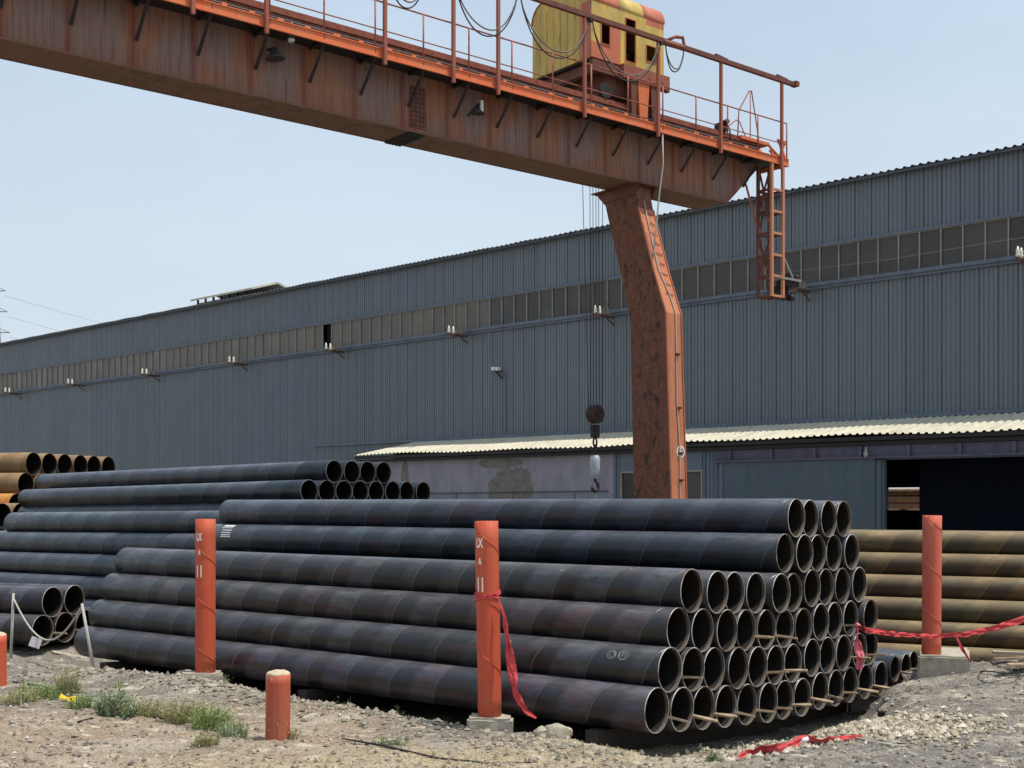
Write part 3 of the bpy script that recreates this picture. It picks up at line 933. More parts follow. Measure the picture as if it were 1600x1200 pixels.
def bollard(loc, R, H, mat, label, cap=True, lean=0):
    e = empty('bollard', loc)
    bm = bmesh.new()
    seg = 32; rings = []
    for z in [-.1]+[H*k/8 for k in range(1, 9)]:
        rings.append([bm.verts.new((R*math.cos(2*PI*k/seg), R*math.sin(2*PI*k/seg), z)) for k in range(seg)])
    for a, b_ in zip(rings, rings[1:]):
        for k in range(seg):
            bm.faces.new((a[k], a[(k+1) % seg], b_[(k+1) % seg], b_[k])).smooth = True
    bm.faces.new(rings[-1])
    scuffs(bm, R, 0, H, 40, 1, 77, -3.1, 3.1)
    scuffs(bm, R, 0, H*.4, 30, 2, 78, -3.1, 3.1)
    if cap:
        # flaked paint running down from the cap
        for k in range(9):
            a = random.uniform(-2.6, -.9); w_ = random.uniform(.05, .16); h_ = random.uniform(.03, .16); zt = H+.005
            for s in range(5):
                a0 = a+w_*(s/5-.5)*1.0; a1 = a+w_*((s+1)/5-.5)
                hh_ = h_*random.uniform(.4, 1); rr = R+.0022+k*.0001
                bm.faces.new([bm.verts.new((rr*math.cos(t), rr*math.sin(t), z)) for t, z in ((a0, zt), (a1, zt), (a1, zt-hh_), (a0, zt-hh_))]).material_index = 2
    finish(bm, 'pole', [mat, 'beam_rust', 'plaster_chip'], e)
    if cap:
        bm = bmesh.new()
        bmesh.ops.create_icosphere(bm, subdivisions=3, radius=R*.97)
        for v in bm.verts:
            v.co.z = max(v.co.z, -.01)*.42+mnoise.noise(v.co*14)*.014
            v.co.x += mnoise.noise(v.co*18)*.006
            v.co.z += H-.004
        finish(bm, 'concrete_fill', 'plaster_chip', e)
    e.rotation_euler = (0, lean, 0)
    tag(e, label, 'bollard', 'short orange bollards')
    return e
bollard((-2.655, 14.14, 0), .138, .775, 'bollard_orange', 'short rusty orange bollard with chipped concrete top in the middle foreground', True, .008)
bollard((-7.56, 18.3, 0), .142, .77, 'post_orange', 'short orange bollard cut off by the left edge of the photo', True)

# ------------------------------------------------------------------ red cloths
def ribbon(pts, widths, name, mat, label=None, cat=None, parent=None, seed=1, thick=.004, twist=.6):
    rnd = random.Random(seed)
    pts = [Vector(p) for p in pts]
    # resample
    fine = []
    for a, b in zip(pts, pts[1:]):
        n = max(2, int((b-a).length/.035))
        for k in range(n): fine.append(a.lerp(b, k/n))
    fine.append(pts[-1])
    bm = bmesh.new(); prev = None
    N = len(fine)
    for i, p in enumerate(fine):
        d = (fine[min(i+1, N-1)]-fine[max(i-1, 0)]).normalized()
        u, v = frame_of(d)
        t = i/(N-1)*(len(widths)-1); k = min(int(t), len(widths)-2); wv = widths[k]+(widths[k+1]-widths[k])*(t-k)
        a = twist*math.sin(i*.35+seed)+.5*mnoise.noise(Vector((i*.21, seed, 0)))*3*twist
        uu = v*math.cos(a)+u*math.sin(a); vv = d.cross(uu)
        ring_ = []
        for s in range(5):
            f = (s/4-.5)*wv
            fold = .35*wv*mnoise.noise(Vector((i*.3, s*1.7, seed)))
            ring_.append((p+uu*f+vv*fold))
        top = [bm.verts.new(q_+vv*thick/2) for q_ in ring_]+[bm.verts.new(q_-vv*thick/2) for q_ in reversed(ring_)]
        if prev:
            for e in range(10): bm.faces.new((prev[e], prev[(e+1) % 10], top[(e+1) % 10], top[e]))
        else: bm.faces.new(top)
        prev = top
    bm.faces.new(prev)
    o = finish(bm, name, mat, parent)
    if label: tag(o, label, cat)
    return o
# long ribbon from the stack to beyond the right edge
knot = A0+NA*(9.5*DP)-DA*.22; knot.z = CAMH-2.349+.918+zf(9.5*DP, 2)-.085
rib_e = empty('red_ribbon', knot)
tag(rib_e, 'long red ribbon tied to the front stack and stretched right past the faded post', 'ribbon')
def rel(l, o): return [Vector(p)-Vector(o) for p in l]
pts = [knot, unproj(1352, 984, 17.0), unproj(1400, 991, 17.4), unproj(1455, 994, 17.9), unproj(1510, 991, 18.0), unproj(1560, 980, 18.1), unproj(1610, 964, 18.2), unproj(1660, 944, 18.3)]
ribbon(rel(pts, knot), [.04, .07, .075, .06, .065, .08, .10, .11], 'band', 'red_cloth', parent=rib_e, seed=3, twist=.22)
pts = [knot, knot+Vector((-.03, -.03, -.2)), knot+Vector((.02, -.04, -.42)), knot+Vector((0, -.03, -.62))]
ribbon(rel(pts, knot), [.05, .11, .13, .09], 'hanging_end', 'pink_cloth', parent=rib_e, seed=5, twist=.5)
bm = bmesh.new(); bmesh.ops.create_icosphere(bm, subdivisions=2, radius=.045)
for v in bm.verts: v.co += mnoise.noise_vector(v.co*25)*.02
finish(bm, 'knot', 'pink_cloth', rib_e, smooth=True)
pts = [unproj(1495, 997, 17.96), unproj(1503, 1013, 17.96), unproj(1517, 1035, 17.9)]
ribbon(rel(pts, knot), [.03, .05, .02], 'loose_strand', 'red_cloth', parent=rib_e, seed=8)
# cloth on the middle post
c2 = Vector(P2)
e = empty('red_cloth', (c2.x, c2.y, 0))
tag(e, 'red cloth knotted round the middle orange post, tail hanging to the ground', 'cloth')
def around(z0, z1, a0, a1, R=.15, n=24):
    return [Vector((R*math.sin(a0+(a1-a0)*k/n)-.03, -R*math.cos(a0+(a1-a0)*k/n), z0+(z1-z0)*k/n)) for k in range(n+1)]
zt = CAMH-(930-785)/F*15
ribbon(around(zt+.03, zt-.06, -2.6, 3.6), [.03]*4, 'wrap', 'red_cloth', parent=e, seed=11, thick=.01, twist=.25)
ribbon(around(zt-.08, zt+.05, -2.4, 1.7), [.035]*4, 'wrap', 'red_cloth', parent=e, seed=12, thick=.01, twist=.25)
pts = [unproj(779, 936, 14.85), unproj(788, 962, 14.82), unproj(793, 1000, 14.8), unproj(800, 1045, 14.78), unproj(806, 1085, 14.75), unproj(822, 1112, 14.7), unproj(838, 1122, 14.7)]
ribbon([Vector(p)-Vector((c2.x, c2.y, 0)) for p in pts], [.02, .05, .08, .11, .12, .08, .03], 'tail', 'red_cloth', parent=e, seed=13, twist=.5)
# red cloth lying in front of the pipes
pts = []
for k in range(17):
    x = 1155+k*12; Y = 14.25+.25*math.sin(k*.9)*.4
    P = unproj(x, 1155, Y); P.z = ground_z(P.x, P.y)+.03+.02*abs(math.sin(k*1.7)); pts.append(P)
o = ribbon(pts, [.05, .14, .16, .08, .15, .12, .06, .05, .04], 'red_rag', 'red_cloth', 'crumpled red rag strip lying on the ground before the front stack', 'rag', seed=21, twist=.8)
pts = [p+Vector((.02, .06, .01)) for p in pts[2:6]]
tag(ribbon(pts, [.05, .1, .08], 'pink_rag', 'pink_cloth', seed=22, twist=.9), 'small pink scrap on the left part of the red rag', 'rag')
bm = bmesh.new(); P = unproj(1258, 1147, 14.35)
P.z = ground_z(P.x, P.y)+.05
bmesh.ops.create_icosphere(bm, subdivisions=3, radius=.08)
for v in bm.verts:
    v.co.x *= 1.1; v.co.y *= .5; v.co.z *= .45
    v.co += mnoise.noise_vector(v.co*14)*.014
o = finish(bm, 'white_stone', 'white_paint', smooth=False, loc=P); o.rotation_euler = (0, -.45, 0)
tag(o, 'smooth white lump lying against the red rag', 'stone')
# pale stick to the right of the rag, dark stick beyond
def stick(pts, r, name, mat, label, cat='stick'):
    bm = bmesh.new(); tube(bm, pts, r, 6)
    return tag(finish(bm, name, mat), label, cat)
def gp(x, y, dz=.015):
    Y = CAMH*F/(y-785); P = unproj(x, y, Y)
    P.z = ground_z(P.x, P.y)+dz; return P
stick([gp(1338, 1157, .03), gp(1365, 1163), gp(1395, 1169), gp(1420, 1172)], [.016, .015, .013, .006], 'pale_stick', 'rope_white', 'pale curved stick at the right end of the red rag')
stick([gp(1402, 1164), gp(1440, 1168)], .009, 'dark_stick', 'dark_steel', 'short dark stick right of the pale stick')
stick([gp(535, 1160, .02), gp(600, 1172, .02), gp(680, 1182, .015), gp(760, 1189, .015), gp(840, 1194, .01)], [.008, .014, .014, .012, .006], 'buried_hose', 'dark_steel', 'thin dark hose half buried in the tan soil at the bottom', 'hose')
stick([gp(20, 1067, .02), gp(45, 1073, .02), gp(80, 1080, .02)], .014, 'dark_stick', 'dark_steel', 'dark rod lying right of the left edge bollard', 'rod')
stick([gp(122, 1133, .02), gp(145, 1127, .03)], .014, 'dark_stick', 'old_timber', 'short dark twig on the brown soil among the left weeds')
stick([gp(240, 1121, .02), gp(262, 1122, .02)], .018, 'dark_stick', 'old_timber', 'blackened stub of wood beside the right weeds')

# ------------------------------------------------------------------ stakes with sagging rope, tag
s1b = unproj(17, 1024, 21.5); s1t = unproj(21, 927, 21.5); s2b = unproj(147, 1050, 20.0); s2t = unproj(128, 943, 20.0)
e = empty('rope_barrier', (s1b.x, s1b.y, 0))
tag(e, 'two thin grey stakes with a sagging rope before the left pipe pile', 'barrier')
for a, b in ((s1b, s1t), (s2b, s2t)):
    bm = bmesh.new(); a2 = a+(a-b)*.12; tube(bm, rel([a2, b], e.location), [.028, .022], 8); finish(bm, 'stake', 'rope_white', e)
bm = bmesh.new(); pts = []
ra, rb = unproj(22, 937, 21.5), unproj(128, 947, 20)
for k in range(21):
    t = k/20; P = ra.lerp(rb, t); P.z -= .62*4*t*(1-t)*(.9+.1*math.sin(t*3)); pts.append(P)
tube(bm, rel(pts, e.location), .016, 6); finish(bm, 'rope', 'rope_white', e)
bm = bmesh.new(); box(bm, -.09, .09, -.006, .006, -.11, .06)
o = finish(bm, 'tag', 'tag_white', e); o.location = pts[7]-Vector(e.location)+Vector((0, -.03, -.1)); o.rotation_euler = (0, .35, .2)

# ------------------------------------------------------------------ rocks near blocks
rock_px = [(288, 1072, .12, 'pale pointed rock against the block of the left orange post'), (345, 1083, .05, 'small flat stone right of the left post block'), (362, 1075, .04, 'tiny stone between the left post block and the soil ridge'),
           (872, 1134, .13, 'pale rock on the right of the middle post block'), (848, 1137, .085, 'small pale stone between the middle post block and the pale rock'), (385, 1092, .045, 'grey stone beside the short bollard'),
           (1415, 1090, .06, 'dark stone near the narrow pipes'), (1372, 1162, .07, 'dark grey rock at the foot of the rubble spread'), (1580, 1050, .14, 'rounded grey boulder before the brown pipe stack'), (40, 1108, .05, 'dark stone left of the yellow scrap'),
           (755, 1187, .035, 'white pebble at the bottom near the buried hose'), (905, 1140, .045, 'grey stone under the lowest front pipe'), (1385, 1085, .05, 'stone beside the little dark can')]
for x, y, r, lab in rock_px:
    P = gp(x, y, r*.35)
    if x in (872, 848):
        P = unproj(x, 1130, 14.3); P.z = ground_z(P.x, P.y)+r*.35
    bm = bmesh.new(); bmesh.ops.create_icosphere(bm, subdivisions=3, radius=r)
    sx, sy, sz = random.uniform(.9, 1.5), random.uniform(.8, 1.1), random.uniform(.6, .9)
    for v in bm.verts:
        v.co = Vector((v.co.x*sx, v.co.y*sy, v.co.z*sz))+mnoise.noise_vector(v.co*(1.2/r)+Vector((x, y, 0)))*r*.35
    o = finish(bm, 'rock', 'concrete' if 'dark' not in lab else 'berm_clods', loc=P)
    tag(o, lab, 'rock', 'loose rocks')
# little dark can by the narrow pipes
P = gp(1377, 1100, .0)
P = unproj(1377, 1098, 16.9); P.z = ground_z(P.x, P.y)
bm = bmesh.new()
tube(bm, [(0, 0, -.02), (0, 0, .10), (0, 0, .105), (0, 0, .12)], [.05, .052, .058, .058], 16)
tag(finish(bm, 'metal_can', 'dark_steel', loc=P), 'small dark can standing on the gravel below the narrow pipes', 'can')
# yellow scrap
P = gp(105, 1098, .05)
bm = bmesh.new()
vs = []
for i in range(7):
    for j in range(4):
        vs.append((i*.035-.1, j*.03-.05+i*.006, .03*math.sin(i*.9+j*.7)+.02*mnoise.noise(Vector((i, j, 0)))))
top = [bm.verts.new(v) for v in vs]; bot = [bm.verts.new((v[0], v[1], v[2]-.008)) for v in vs]
for i in range(6):
    for j in range(3):
        a = i*4+j
        bm.faces.new((top[a], top[a+1], top[a+5], top[a+4])); bm.faces.new((bot[a], bot[a+4], bot[a+5], bot[a+1]))
bmesh.ops.solidify(bm, geom=[], thickness=0)
o = finish(bm, 'plastic_scrap', 'yellow_plastic', loc=P); o.rotation_euler = (.7, .3, .3)
tag(o, 'crumpled yellow plastic scrap among the weeds on the left', 'litter')

# scrap pile with wire loop on the right
for k, (x, y, L, a, mat) in enumerate(((1590, 1066, .75, .1, 'wood'), (1600, 1060, .7, -.25, 'rust_steel'), (1582, 1072, .5, .35, 'wood'), (1606, 1072, .6, 0, 'wood'), (1575, 1063, .45, -.1, 'rubble_pale'))):
    P = gp(x, y, .05+.02*k)
    bm = bmesh.new(); box(bm, -L/2, L/2, -.05, .05, -.02, .02)
    for v in bm.verts: v.co += mnoise.noise_vector(v.co*9+Vector((k*3, 0, 0)))*.012
    o = finish(bm, 'scrap_board', mat, loc=P); o.rotation_euler = (0, random.uniform(-.06, .06), a)
    tag(o, 'weathered '+('longest', 'rust brown', 'short tilted', 'nearest right', 'palest and smallest')[k]+' board in the scrap pile at the right edge', 'board', 'boards in the scrap pile')
bm = bmesh.new()
wc = gp(1562, 1073, .03)
pts = [(wc.x+.27*math.cos(t), wc.y+.3*math.sin(t), wc.z+.03+.03*math.sin(2*t)) for t in [k*.42-.6 for k in range(16)]]
pts.append((wc.x-.22, wc.y+.25, wc.z+.22))
tube(bm, pts, .010, 6)
tag(finish(bm, 'wire_loop', 'cable_black'), 'black wire bent in a loop on the ground beside the scrap boards', 'wire')

# ------------------------------------------------------------------ weeds
def weed(x, y, H, W, mat, label, n=220, leafy=False):
    H *= 1.35; W *= 1.12; n = int(n*1.4)
    P = gp(x, y, 0)
    bm = bmesh.new()
    for i in range(n):
        a = random.random()*2*PI; rr = W*.5*math.sqrt(random.random())
        bx, by = rr*math.cos(a)*.85, rr*math.sin(a)*.55
        h = H*(random.random()**1.5*.85+.18)*(1-.35*(rr/(W*.5))**2)
        lean = Vector((math.cos(a), math.sin(a), 0))*random.uniform(.05, .5)*rr*1.6
        wdt = random.uniform(.004, .011)*(1.8 if leafy else 1)
        t = random.random()*PI
        nx, ny = math.cos(t)*wdt, math.sin(t)*wdt
        pr = None
        for k in range(4):
            f = k/3
            c_ = Vector((bx, by, 0))+lean*f*f+Vector((0, 0, h*f-(.15*h*f**3)))
            ww = (1-f*.9)
            q_ = (bm.verts.new((c_.x-nx*ww, c_.y-ny*ww, c_.z)), bm.verts.new((c_.x+nx*ww, c_.y+ny*ww, c_.z)))
            if pr: bm.faces.new((pr[0], pr[1], q_[1], q_[0]))
            pr = q_
        if leafy or random.random() < .5:
            for s in range(5):
                f = random.uniform(.3, 1)
                c_ = Vector((bx, by, 0))+lean*f*f+Vector((0, 0, h*f))
                ln = Vector((random.uniform(-1, 1), random.uniform(-1, 1), random.uniform(.1, .9))).normalized()*random.uniform(.02, .05)*(1.5 if leafy else 1)
                sd = ln.cross(Vector((random.random(), random.random(), random.random()))).normalized()*.006*(2 if leafy else 1)
                bm.faces.new([bm.verts.new(c_), bm.verts.new(c_+ln*.5+sd), bm.verts.new(c_+ln), bm.verts.new(c_+ln*.5-sd)])
    o = finish(bm, 'weed_clump', mat, loc=(P.x, P.y, P.z-.01))
    tag(o, label, 'weed', 'weeds in the foreground dirt')
weed(62, 1090, .26, .55, 'weed_green', 'broad green weed left of the yellow scrap', 300)
weed(28, 1098, .20, .5, 'weed_dry', 'dry pale weed beside the left edge bollard', 200)
weed(106, 1085, .36, .32, 'weed_dry', 'tall olive weed standing just behind the yellow scrap', 260)
weed(124, 1105, .20, .32, 'weed_green', 'small bright weed just right of the yellow scrap', 200)
weed(175, 1115, .30, .42, 'weed_pale', 'leafy pale green weed between the yellow scrap and the grassy tufts', 170, True)
weed(222, 1118, .27, .5, 'weed_dry', 'feathery olive tuft in the middle of the weed row', 260)
weed(203, 1122, .2, .16, 'weed_pale', 'small white stemmed weed in the middle of the weed row', 40, True)
weed(288, 1127, .30, .46, 'weed_dry', 'dense olive green tuft, second from right in the weed row', 420)
weed(330, 1137, .30, .42, 'weed_green', 'densest bright green tuft at the right of the weed row', 480)
weed(322, 1168, .2, .25, 'weed_dry', 'small low tuft in front of the densest green one', 160)
weed(364, 1152, .22, .32, 'weed_pale', 'sparse pale tuft left of the short bollard', 140)
weed(33, 1102, .55, .10, 'weed_dry', 'single tall thin stalk near the left edge', 5, True)
weed(185, 1082, .25, .12, 'weed_dry', 'thin dry stalk behind the leafy pale weed', 14)
weed(497, 1083, .16, .14, 'weed_pale', 'sprig on the soil ridge, leftmost of three along the front stack', 12, True)
weed(532, 1092, .22, .16, 'weed_dry', 'tallest sprig on the soil ridge along the front stack', 14, True)
weed(622, 1102, .17, .14, 'weed_pale', 'sprig on the soil ridge nearest the middle post', 11, True)
weed(610, 1165, .1, .35, 'weed_pale', 'low faded green patch on the tan soil right of the bollard', 90)
weed(1115, 1158, .11, .16, 'weed_pale', 'tiny green sprout left of the red rag', 22, True)
weed(1240, 1152, .13, .10, 'weed_green', 'tiny green sprout behind the white lump', 14, True)
weed(340, 1076, .12, .3, 'weed_pale', 'low green growth right of the left post block', 70)
weed(450, 1160, .16, .2, 'weed_dry', 'dry grass at the foot of the short bollard', 60)

# ------------------------------------------------------------------ workshop
EB = Vector((.729, -.684, 0)); NB = Vector((.684, .729, 0))
WS = empty('workshop', NB*39.4, math.atan2(EB.y, EB.x))
tag(WS, 'long blue corrugated steel workshop with a high window band and a lean-to', 'building')
SL, SR = -112.0, -2.0
def corrugated(name, s0, s1, z0, z1, y, mat, parent, per=.155, holes=()):
    bm = bmesh.new()
    n = int(round((s1-s0)/per)); per = (s1-s0)/n
    prof = []
    for i in range(n):
        dp = .045 if i % 4 == 0 else .024
        x = s0+i*per
        prof += [(x, y), (x+per*.62, y), (x+per*.74, y+dp), (x+per*.88, y+dp)]
    prof.append((s1, y))
    lo = [bm.verts.new((a, b, z0)) for a, b in prof]; hi = [bm.verts.new((a, b, z1)) for a, b in prof]
    for i in range(len(prof)-1): bm.faces.new((lo[i], lo[i+1], hi[i+1], hi[i]))
    return finish(bm, name, mat, parent)
ZT, ZW1, ZW0, ZJ = 13.85, 11.72, 10.42, 5.52
corrugated('upper_wall', SL, SR, ZW1+.06, ZT, 0, 'cladding', WS)
corrugated('lower_wall', SL, SR, ZJ-.4, ZW0-.08, 0, 'cladding', WS)
corrugated('foot_wall', SL, -44.6, -.3, ZJ-.402, 0, 'cladding', WS)
bm = bmesh.new(); box(bm, SL, SR, -.07, .05, ZW1-.02, ZW1+.07); finish(bm, 'window_head', 'trim_steel', WS)
bm = bmesh.new(); box(bm, SL, SR, -.16, .05, ZW0-.10, ZW0+.02); box(bm, SL, SR, -.10, -.002, ZW0-.20, ZW0-.105); finish(bm, 'window_sill', 'trim_steel', WS)
# hidden shell behind
bm = bmesh.new()
HX0, HX1 = -22.45, -21.05    # gap in the back wall, set below
box(bm, SL, SL+.2, .1, 24, -.2, ZT-.1)
box(bm, SR-.2, SR, .1, 24, -.2, ZT-.1)
finish(bm, 'end_wall', 'cladding', WS)
# windows
PW = .735
x = SL+.2
win_i = []
while x+PW < SR-.3:
    win_i.append(x); x += PW
win_i.sort(key=lambda v: -v)
def window_bm(x0):
    bm = bmesh.new()
    t = .038
    box(bm, x0, x0+t, -.035, .03, ZW0+.02, ZW1-.02)
    box(bm, x0+t, x0+PW, -.02, .03, ZW0+.02, ZW0+.05)
    box(bm, x0+t, x0+PW, -.02, .03, ZW1-.05, ZW1-.02)
    return bm
brokenx = None
rest = bmesh.new(); restp = bmesh.new()
vis = [x_ for x_ in win_i if x_ < -12.5]
hid = [x_ for x_ in win_i if x_ >= -12.5]
for k, x0 in enumerate(vis):
    sb = -50.0
    broken = x0 <= sb < x0+PW
    if k < 98 or broken:
        fo = finish(window_bm(x0), 'window', 'window_frame', WS)
        if broken: fo['label'] = 'window with its pane missing, black opening'
        bm = bmesh.new(); tl = random.uniform(-.006, .006)
        yb = .02 if not broken else .25
        v = [bm.verts.new(p_) for p_ in ((x0+.03, yb+tl, ZW0+.04), (x0+PW+.006, yb-tl, ZW0+.04), (x0+PW+.006, yb-tl+random.uniform(-.006, .006), ZW1-.04), (x0+.03, yb+tl, ZW1-.04))]
        bm.faces.new(v)
        po = finish(bm, 'pane', 'missing_pane_dark' if broken else ('window_glass' if x0 > -38+random.uniform(-6, 6) else 'dusty_glass'), fo)
    else:
        box(rest, x0, x0+.038, -.035, .03, ZW0+.02, ZW1-.02)
        v = [rest.verts.new(p_) for p_ in ((x0+.038, .02, ZW0), (x0+PW, .02, ZW0), (x0+PW, .02, ZW1), (x0+.038, .02, ZW1))]
        rest.faces.new(v).material_index = 1
for x0 in hid:
    box(rest, x0, x0+.038, -.035, .03, ZW0+.02, ZW1-.02)
    v = [rest.verts.new(p_) for p_ in ((x0+.038, .02, ZW0), (x0+PW, .02, ZW0), (x0+PW, .02, ZW1), (x0+.038, .02, ZW1))]
    rest.faces.new(v).material_index = 1
restp.free()
o = finish(rest, 'window_strip', ['window_frame', 'dusty_glass'], WS); o['kind'] = 'stuff'
# roof with corrugated eave
bm = bmesh.new()
per = .28; n = int((SR-SL+.6)/per); lo = []; hi = []
for i in range(n):
    x = SL-.3+i*per
    for fx, dz in ((0, 0), (.5, 0), (.65, .055), (.85, .055)):
        sag = .012*math.sin(x*2.3)*math.sin(x*.21)
        lo.append((x+fx*per, -.28, ZT-.03+dz+sag)); hi.append((x+fx*per, 12, ZT+1.15+dz))
vl = [bm.verts.new(p_) for p_ in lo]; vh = [bm.verts.new(p_) for p_ in hi]
vb = [bm.verts.new((p_[0], 24, ZT)) for p_ in hi]
for i in range(len(lo)-1):
    bm.faces.new((vl[i], vl[i+1], vh[i+1], vh[i])); bm.faces.new((vh[i], vh[i+1], vb[i+1], vb[i]))
box(bm, SL-.3, SR+.2, -.245, -.2, ZT-.13, ZT-.045)
finish(bm, 'roof', 'roof_edge', WS)
# roof vent ridge piece (pale) seen over the eave on the left
vx0, vx1 = -67.8, -61.2
bm = bmesh.new()
prism(bm, [(3.6, ZT+1.5), (5.4, ZT+2.05), (7.2, ZT+1.5), (7.2, ZT+1.38), (5.4, ZT+1.93), (3.6, ZT+1.38)], 'x', vx0, vx1)
finish(bm, 'vent_roof', 'canopy_sheet', WS)
bm = bmesh.new()
for k in range(8):
    xx = vx0+.3+k*(vx1-vx0-.6)/7
    box(bm, xx-.05, xx+.05, 3.9, 4.0, ZT+.3, ZT+1.6); box(bm, xx-.05, xx+.05, 6.8, 6.9, ZT+.3, ZT+1.6)
box(bm, vx0+.2, vx1-.2, 4.05, 4.1, ZT+.3, ZT+1.3)
finish(bm, 'vent_frame', 'dark_steel', WS)

# lean-to along the foot
LY = -3.3     # front wall plane (local y), eave a bit further out
LX0 = -43.2
def px_s(px, c):  # pixel column -> position along a facade plane at distance c
    u = (px-800)/F; Yv = c/(.684*u+.729); return (u*Yv*EB.x+Yv*EB.y)
cf = 39.4+LY
ZE = 4.80
bm = bmesh.new()
per = .25; n = int((SR-LX0)/per); A_ = []; B_ = []; A2 = []; B2 = []
for i in range(n):
    x = LX0+i*per
    for fx, dz in ((0, 0), (.45, 0), (.6, .045), (.85, .045)):
        sg = .025*math.sin(x*.9)+.02*math.sin(x*.31+2)
        A_.append((x+fx*per, LY-.35, ZE+dz+sg)); B_.append((x+fx*per, .05, ZJ+dz))
va = [bm.verts.new(p_) for p_ in A_]; vb = [bm.verts.new(p_) for p_ in B_]
for i in range(len(A_)-1): bm.faces.new((va[i], va[i+1], vb[i+1], vb[i]))
finish(bm, 'canopy_roof', 'canopy_sheet', WS)
bm = bmesh.new()
box(bm, LX0-7.5, SR, -.09, -.004, ZJ+.02, ZJ+.14)
finish(bm, 'flashing', 'trim_steel', WS)
bm = bmesh.new()
box(bm, LX0, SR, LY-.30, LY-.22, ZE-.16, ZE-.03)
box(bm, LX0, SR, LY-.20, LY-.002, ZE-.30, ZE-.18)
finish(bm, 'eave_beam', 'dark_steel', WS)
ZD = 4.02       # top of door
sA = px_s(962, cf); sB = px_s(1098, cf); sC = px_s(1130, cf); sD = px_s(1372, cf); sE = px_s(1386, cf)
bm = bmesh.new(); box(bm, LX0, sA-.1, LY, LY+.25, -.2, ZE-.25)
finish(bm, 'plaster_wall', 'plaster_wall', WS)
bm = bmesh.new(); tube(bm, [(LX0, LY-.03, 3.12), (-38, LY-.03, 3.10), (sA-.3, LY-.03, 3.14)], .02, 5); 
for k in range(9):
    xx = LX0+3+k*3.2
    if xx < sA-.4: tube(bm, [(xx, LY-.025, 3.1), (xx, LY-.025, .6)], .012, 5)
finish(bm, 'wall_pipe', 'purple_steel', WS)
corrugated('side_panel', sA-.1, sA+.25, 0, ZE-.25, LY, 'cladding_low', WS)
# side window
bm = bmesh.new()
wz0, wz1 = 1.4, 3.85
box(bm, sA+.25, sB, LY-.03, LY+.05, wz1, ZE-.25); 
finish(bm, 'lintel_panel', 'cladding_low', WS)
bm = bmesh.new(); box(bm, sA+.25, sB, LY, LY+.1, -.2, wz0); finish(bm, 'apron_panel', 'cladding_low', WS)
for k in range(4):
    w0 = sA+.25+k*(sB-sA-.25)/4; w1 = sA+.25+(k+1)*(sB-sA-.25)/4
    bm = bmesh.new()
    box(bm, w0, w0+.05, LY-.03, LY+.03, wz0, wz1-.002); box(bm, w1-.05, w1, LY-.03, LY+.03, wz0, wz1-.002)
    box(bm, w0+.05, w1-.05, LY-.028, LY+.03, wz0, wz0+.06); box(bm, w0+.05, w1-.05, LY-.028, LY+.03, wz1-.06, wz1-.002)
    box(bm, w0+.05, w1-.05, LY-.02, LY+.03, wz0+1.4, wz0+1.45)
    fo = finish(bm, 'window', 'window_frame', WS)
    bm = bmesh.new(); box(bm, w0+.05, w1-.05, LY+.035, LY+.045, wz0, wz1); finish(bm, 'pane', 'window_glass', fo)
corrugated('door_side_panel', sB, sC, -.2, ZE-.25, LY, 'cladding_low', WS)
# beam above the door with brackets
bm = bmesh.new()
box(bm, sC-.3, SR, LY-.25, LY-.02, ZD+.06, ZD+.12)
box(bm, sC-.3, SR, LY-.12, LY-.03, ZD+.125, ZE-.31)
for k in range(14):
    xx = sC+.4+k*1.6
    box(bm, xx-.05, xx+.05, LY-.22, LY-.125, ZD+.125, ZE-.33)
finish(bm, 'door_beam', 'purple_steel', WS)
bm = bmesh.new()
box(bm, sC, SR, LY, LY+.2, ZD+.02, ZE-.25)
finish(bm, 'door_header', 'cladding_low', WS)
# sliding door, flat panel with frame
bm = bmesh.new()
box(bm, sC+.02, sD, LY-.18, LY-.10, -.05, ZD+.055)
fo = finish(bm, 'sliding_door', 'door_panel', WS)
bm = bmesh.new()
box(bm, sC+.02, sC+.12, LY-.21, LY-.181, 0, ZD); 
for k in (1, 2): 
    xx = sC+(sD-sC)*k/3; box(bm, xx-.015, xx+.015, LY-.192, LY-.181, 0, ZD)
finish(bm, 'door_rib', 'trim_steel', fo)
bm = bmesh.new()
box(bm, sD+.02, sE-.12, LY-.16, LY+.25, -.05, ZD+.02); box(bm, sE-.12, sE-.02, LY-.10, LY+.05, -.05, ZD+.02)
finish(bm, 'door_jamb', 'door_panel', WS)
# near-black sheet added for the unlit interior in the doorway
s14 = px_s(1438, cf+.6)
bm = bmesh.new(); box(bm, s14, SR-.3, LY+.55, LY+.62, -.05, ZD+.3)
fo = finish(bm, 'doorway_dark_sheet', 'doorway_gloom', WS)
# bulb over the door
e_s = px_s(1354, cf-.25)
bm = bmesh.new(); tube(bm, [(e_s, LY-.27, ZD+.42), (e_s, LY-.27, ZD+.3), (e_s, LY-.27, ZD+.2), (e_s, LY-.27, ZD+.08)], [.03, .04, .09, .03], 10)
finish(bm, 'door_lamp', 'galvanised', WS)
# back wall with an opening through which the sunlit pipes behind show
YB = 24.0
def through(px, py, ydepth):
    """local coords where the sight line through a pixel meets local plane y=ydepth"""
    c = 39.4+ydepth; u = (px-800)/F; Yv = c/(.684*u+.729)
    P = unproj(px, py, Yv); return P.x*EB.x+P.y*EB.y, P.z
a0, za = through(1386, 762, YB); a1, zb = through(1439, 797, YB)
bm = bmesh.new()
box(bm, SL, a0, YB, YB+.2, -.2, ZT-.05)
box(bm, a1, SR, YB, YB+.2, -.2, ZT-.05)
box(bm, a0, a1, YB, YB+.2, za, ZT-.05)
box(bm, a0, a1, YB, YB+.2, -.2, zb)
finish(bm, 'back_wall', 'interior_dark', WS)
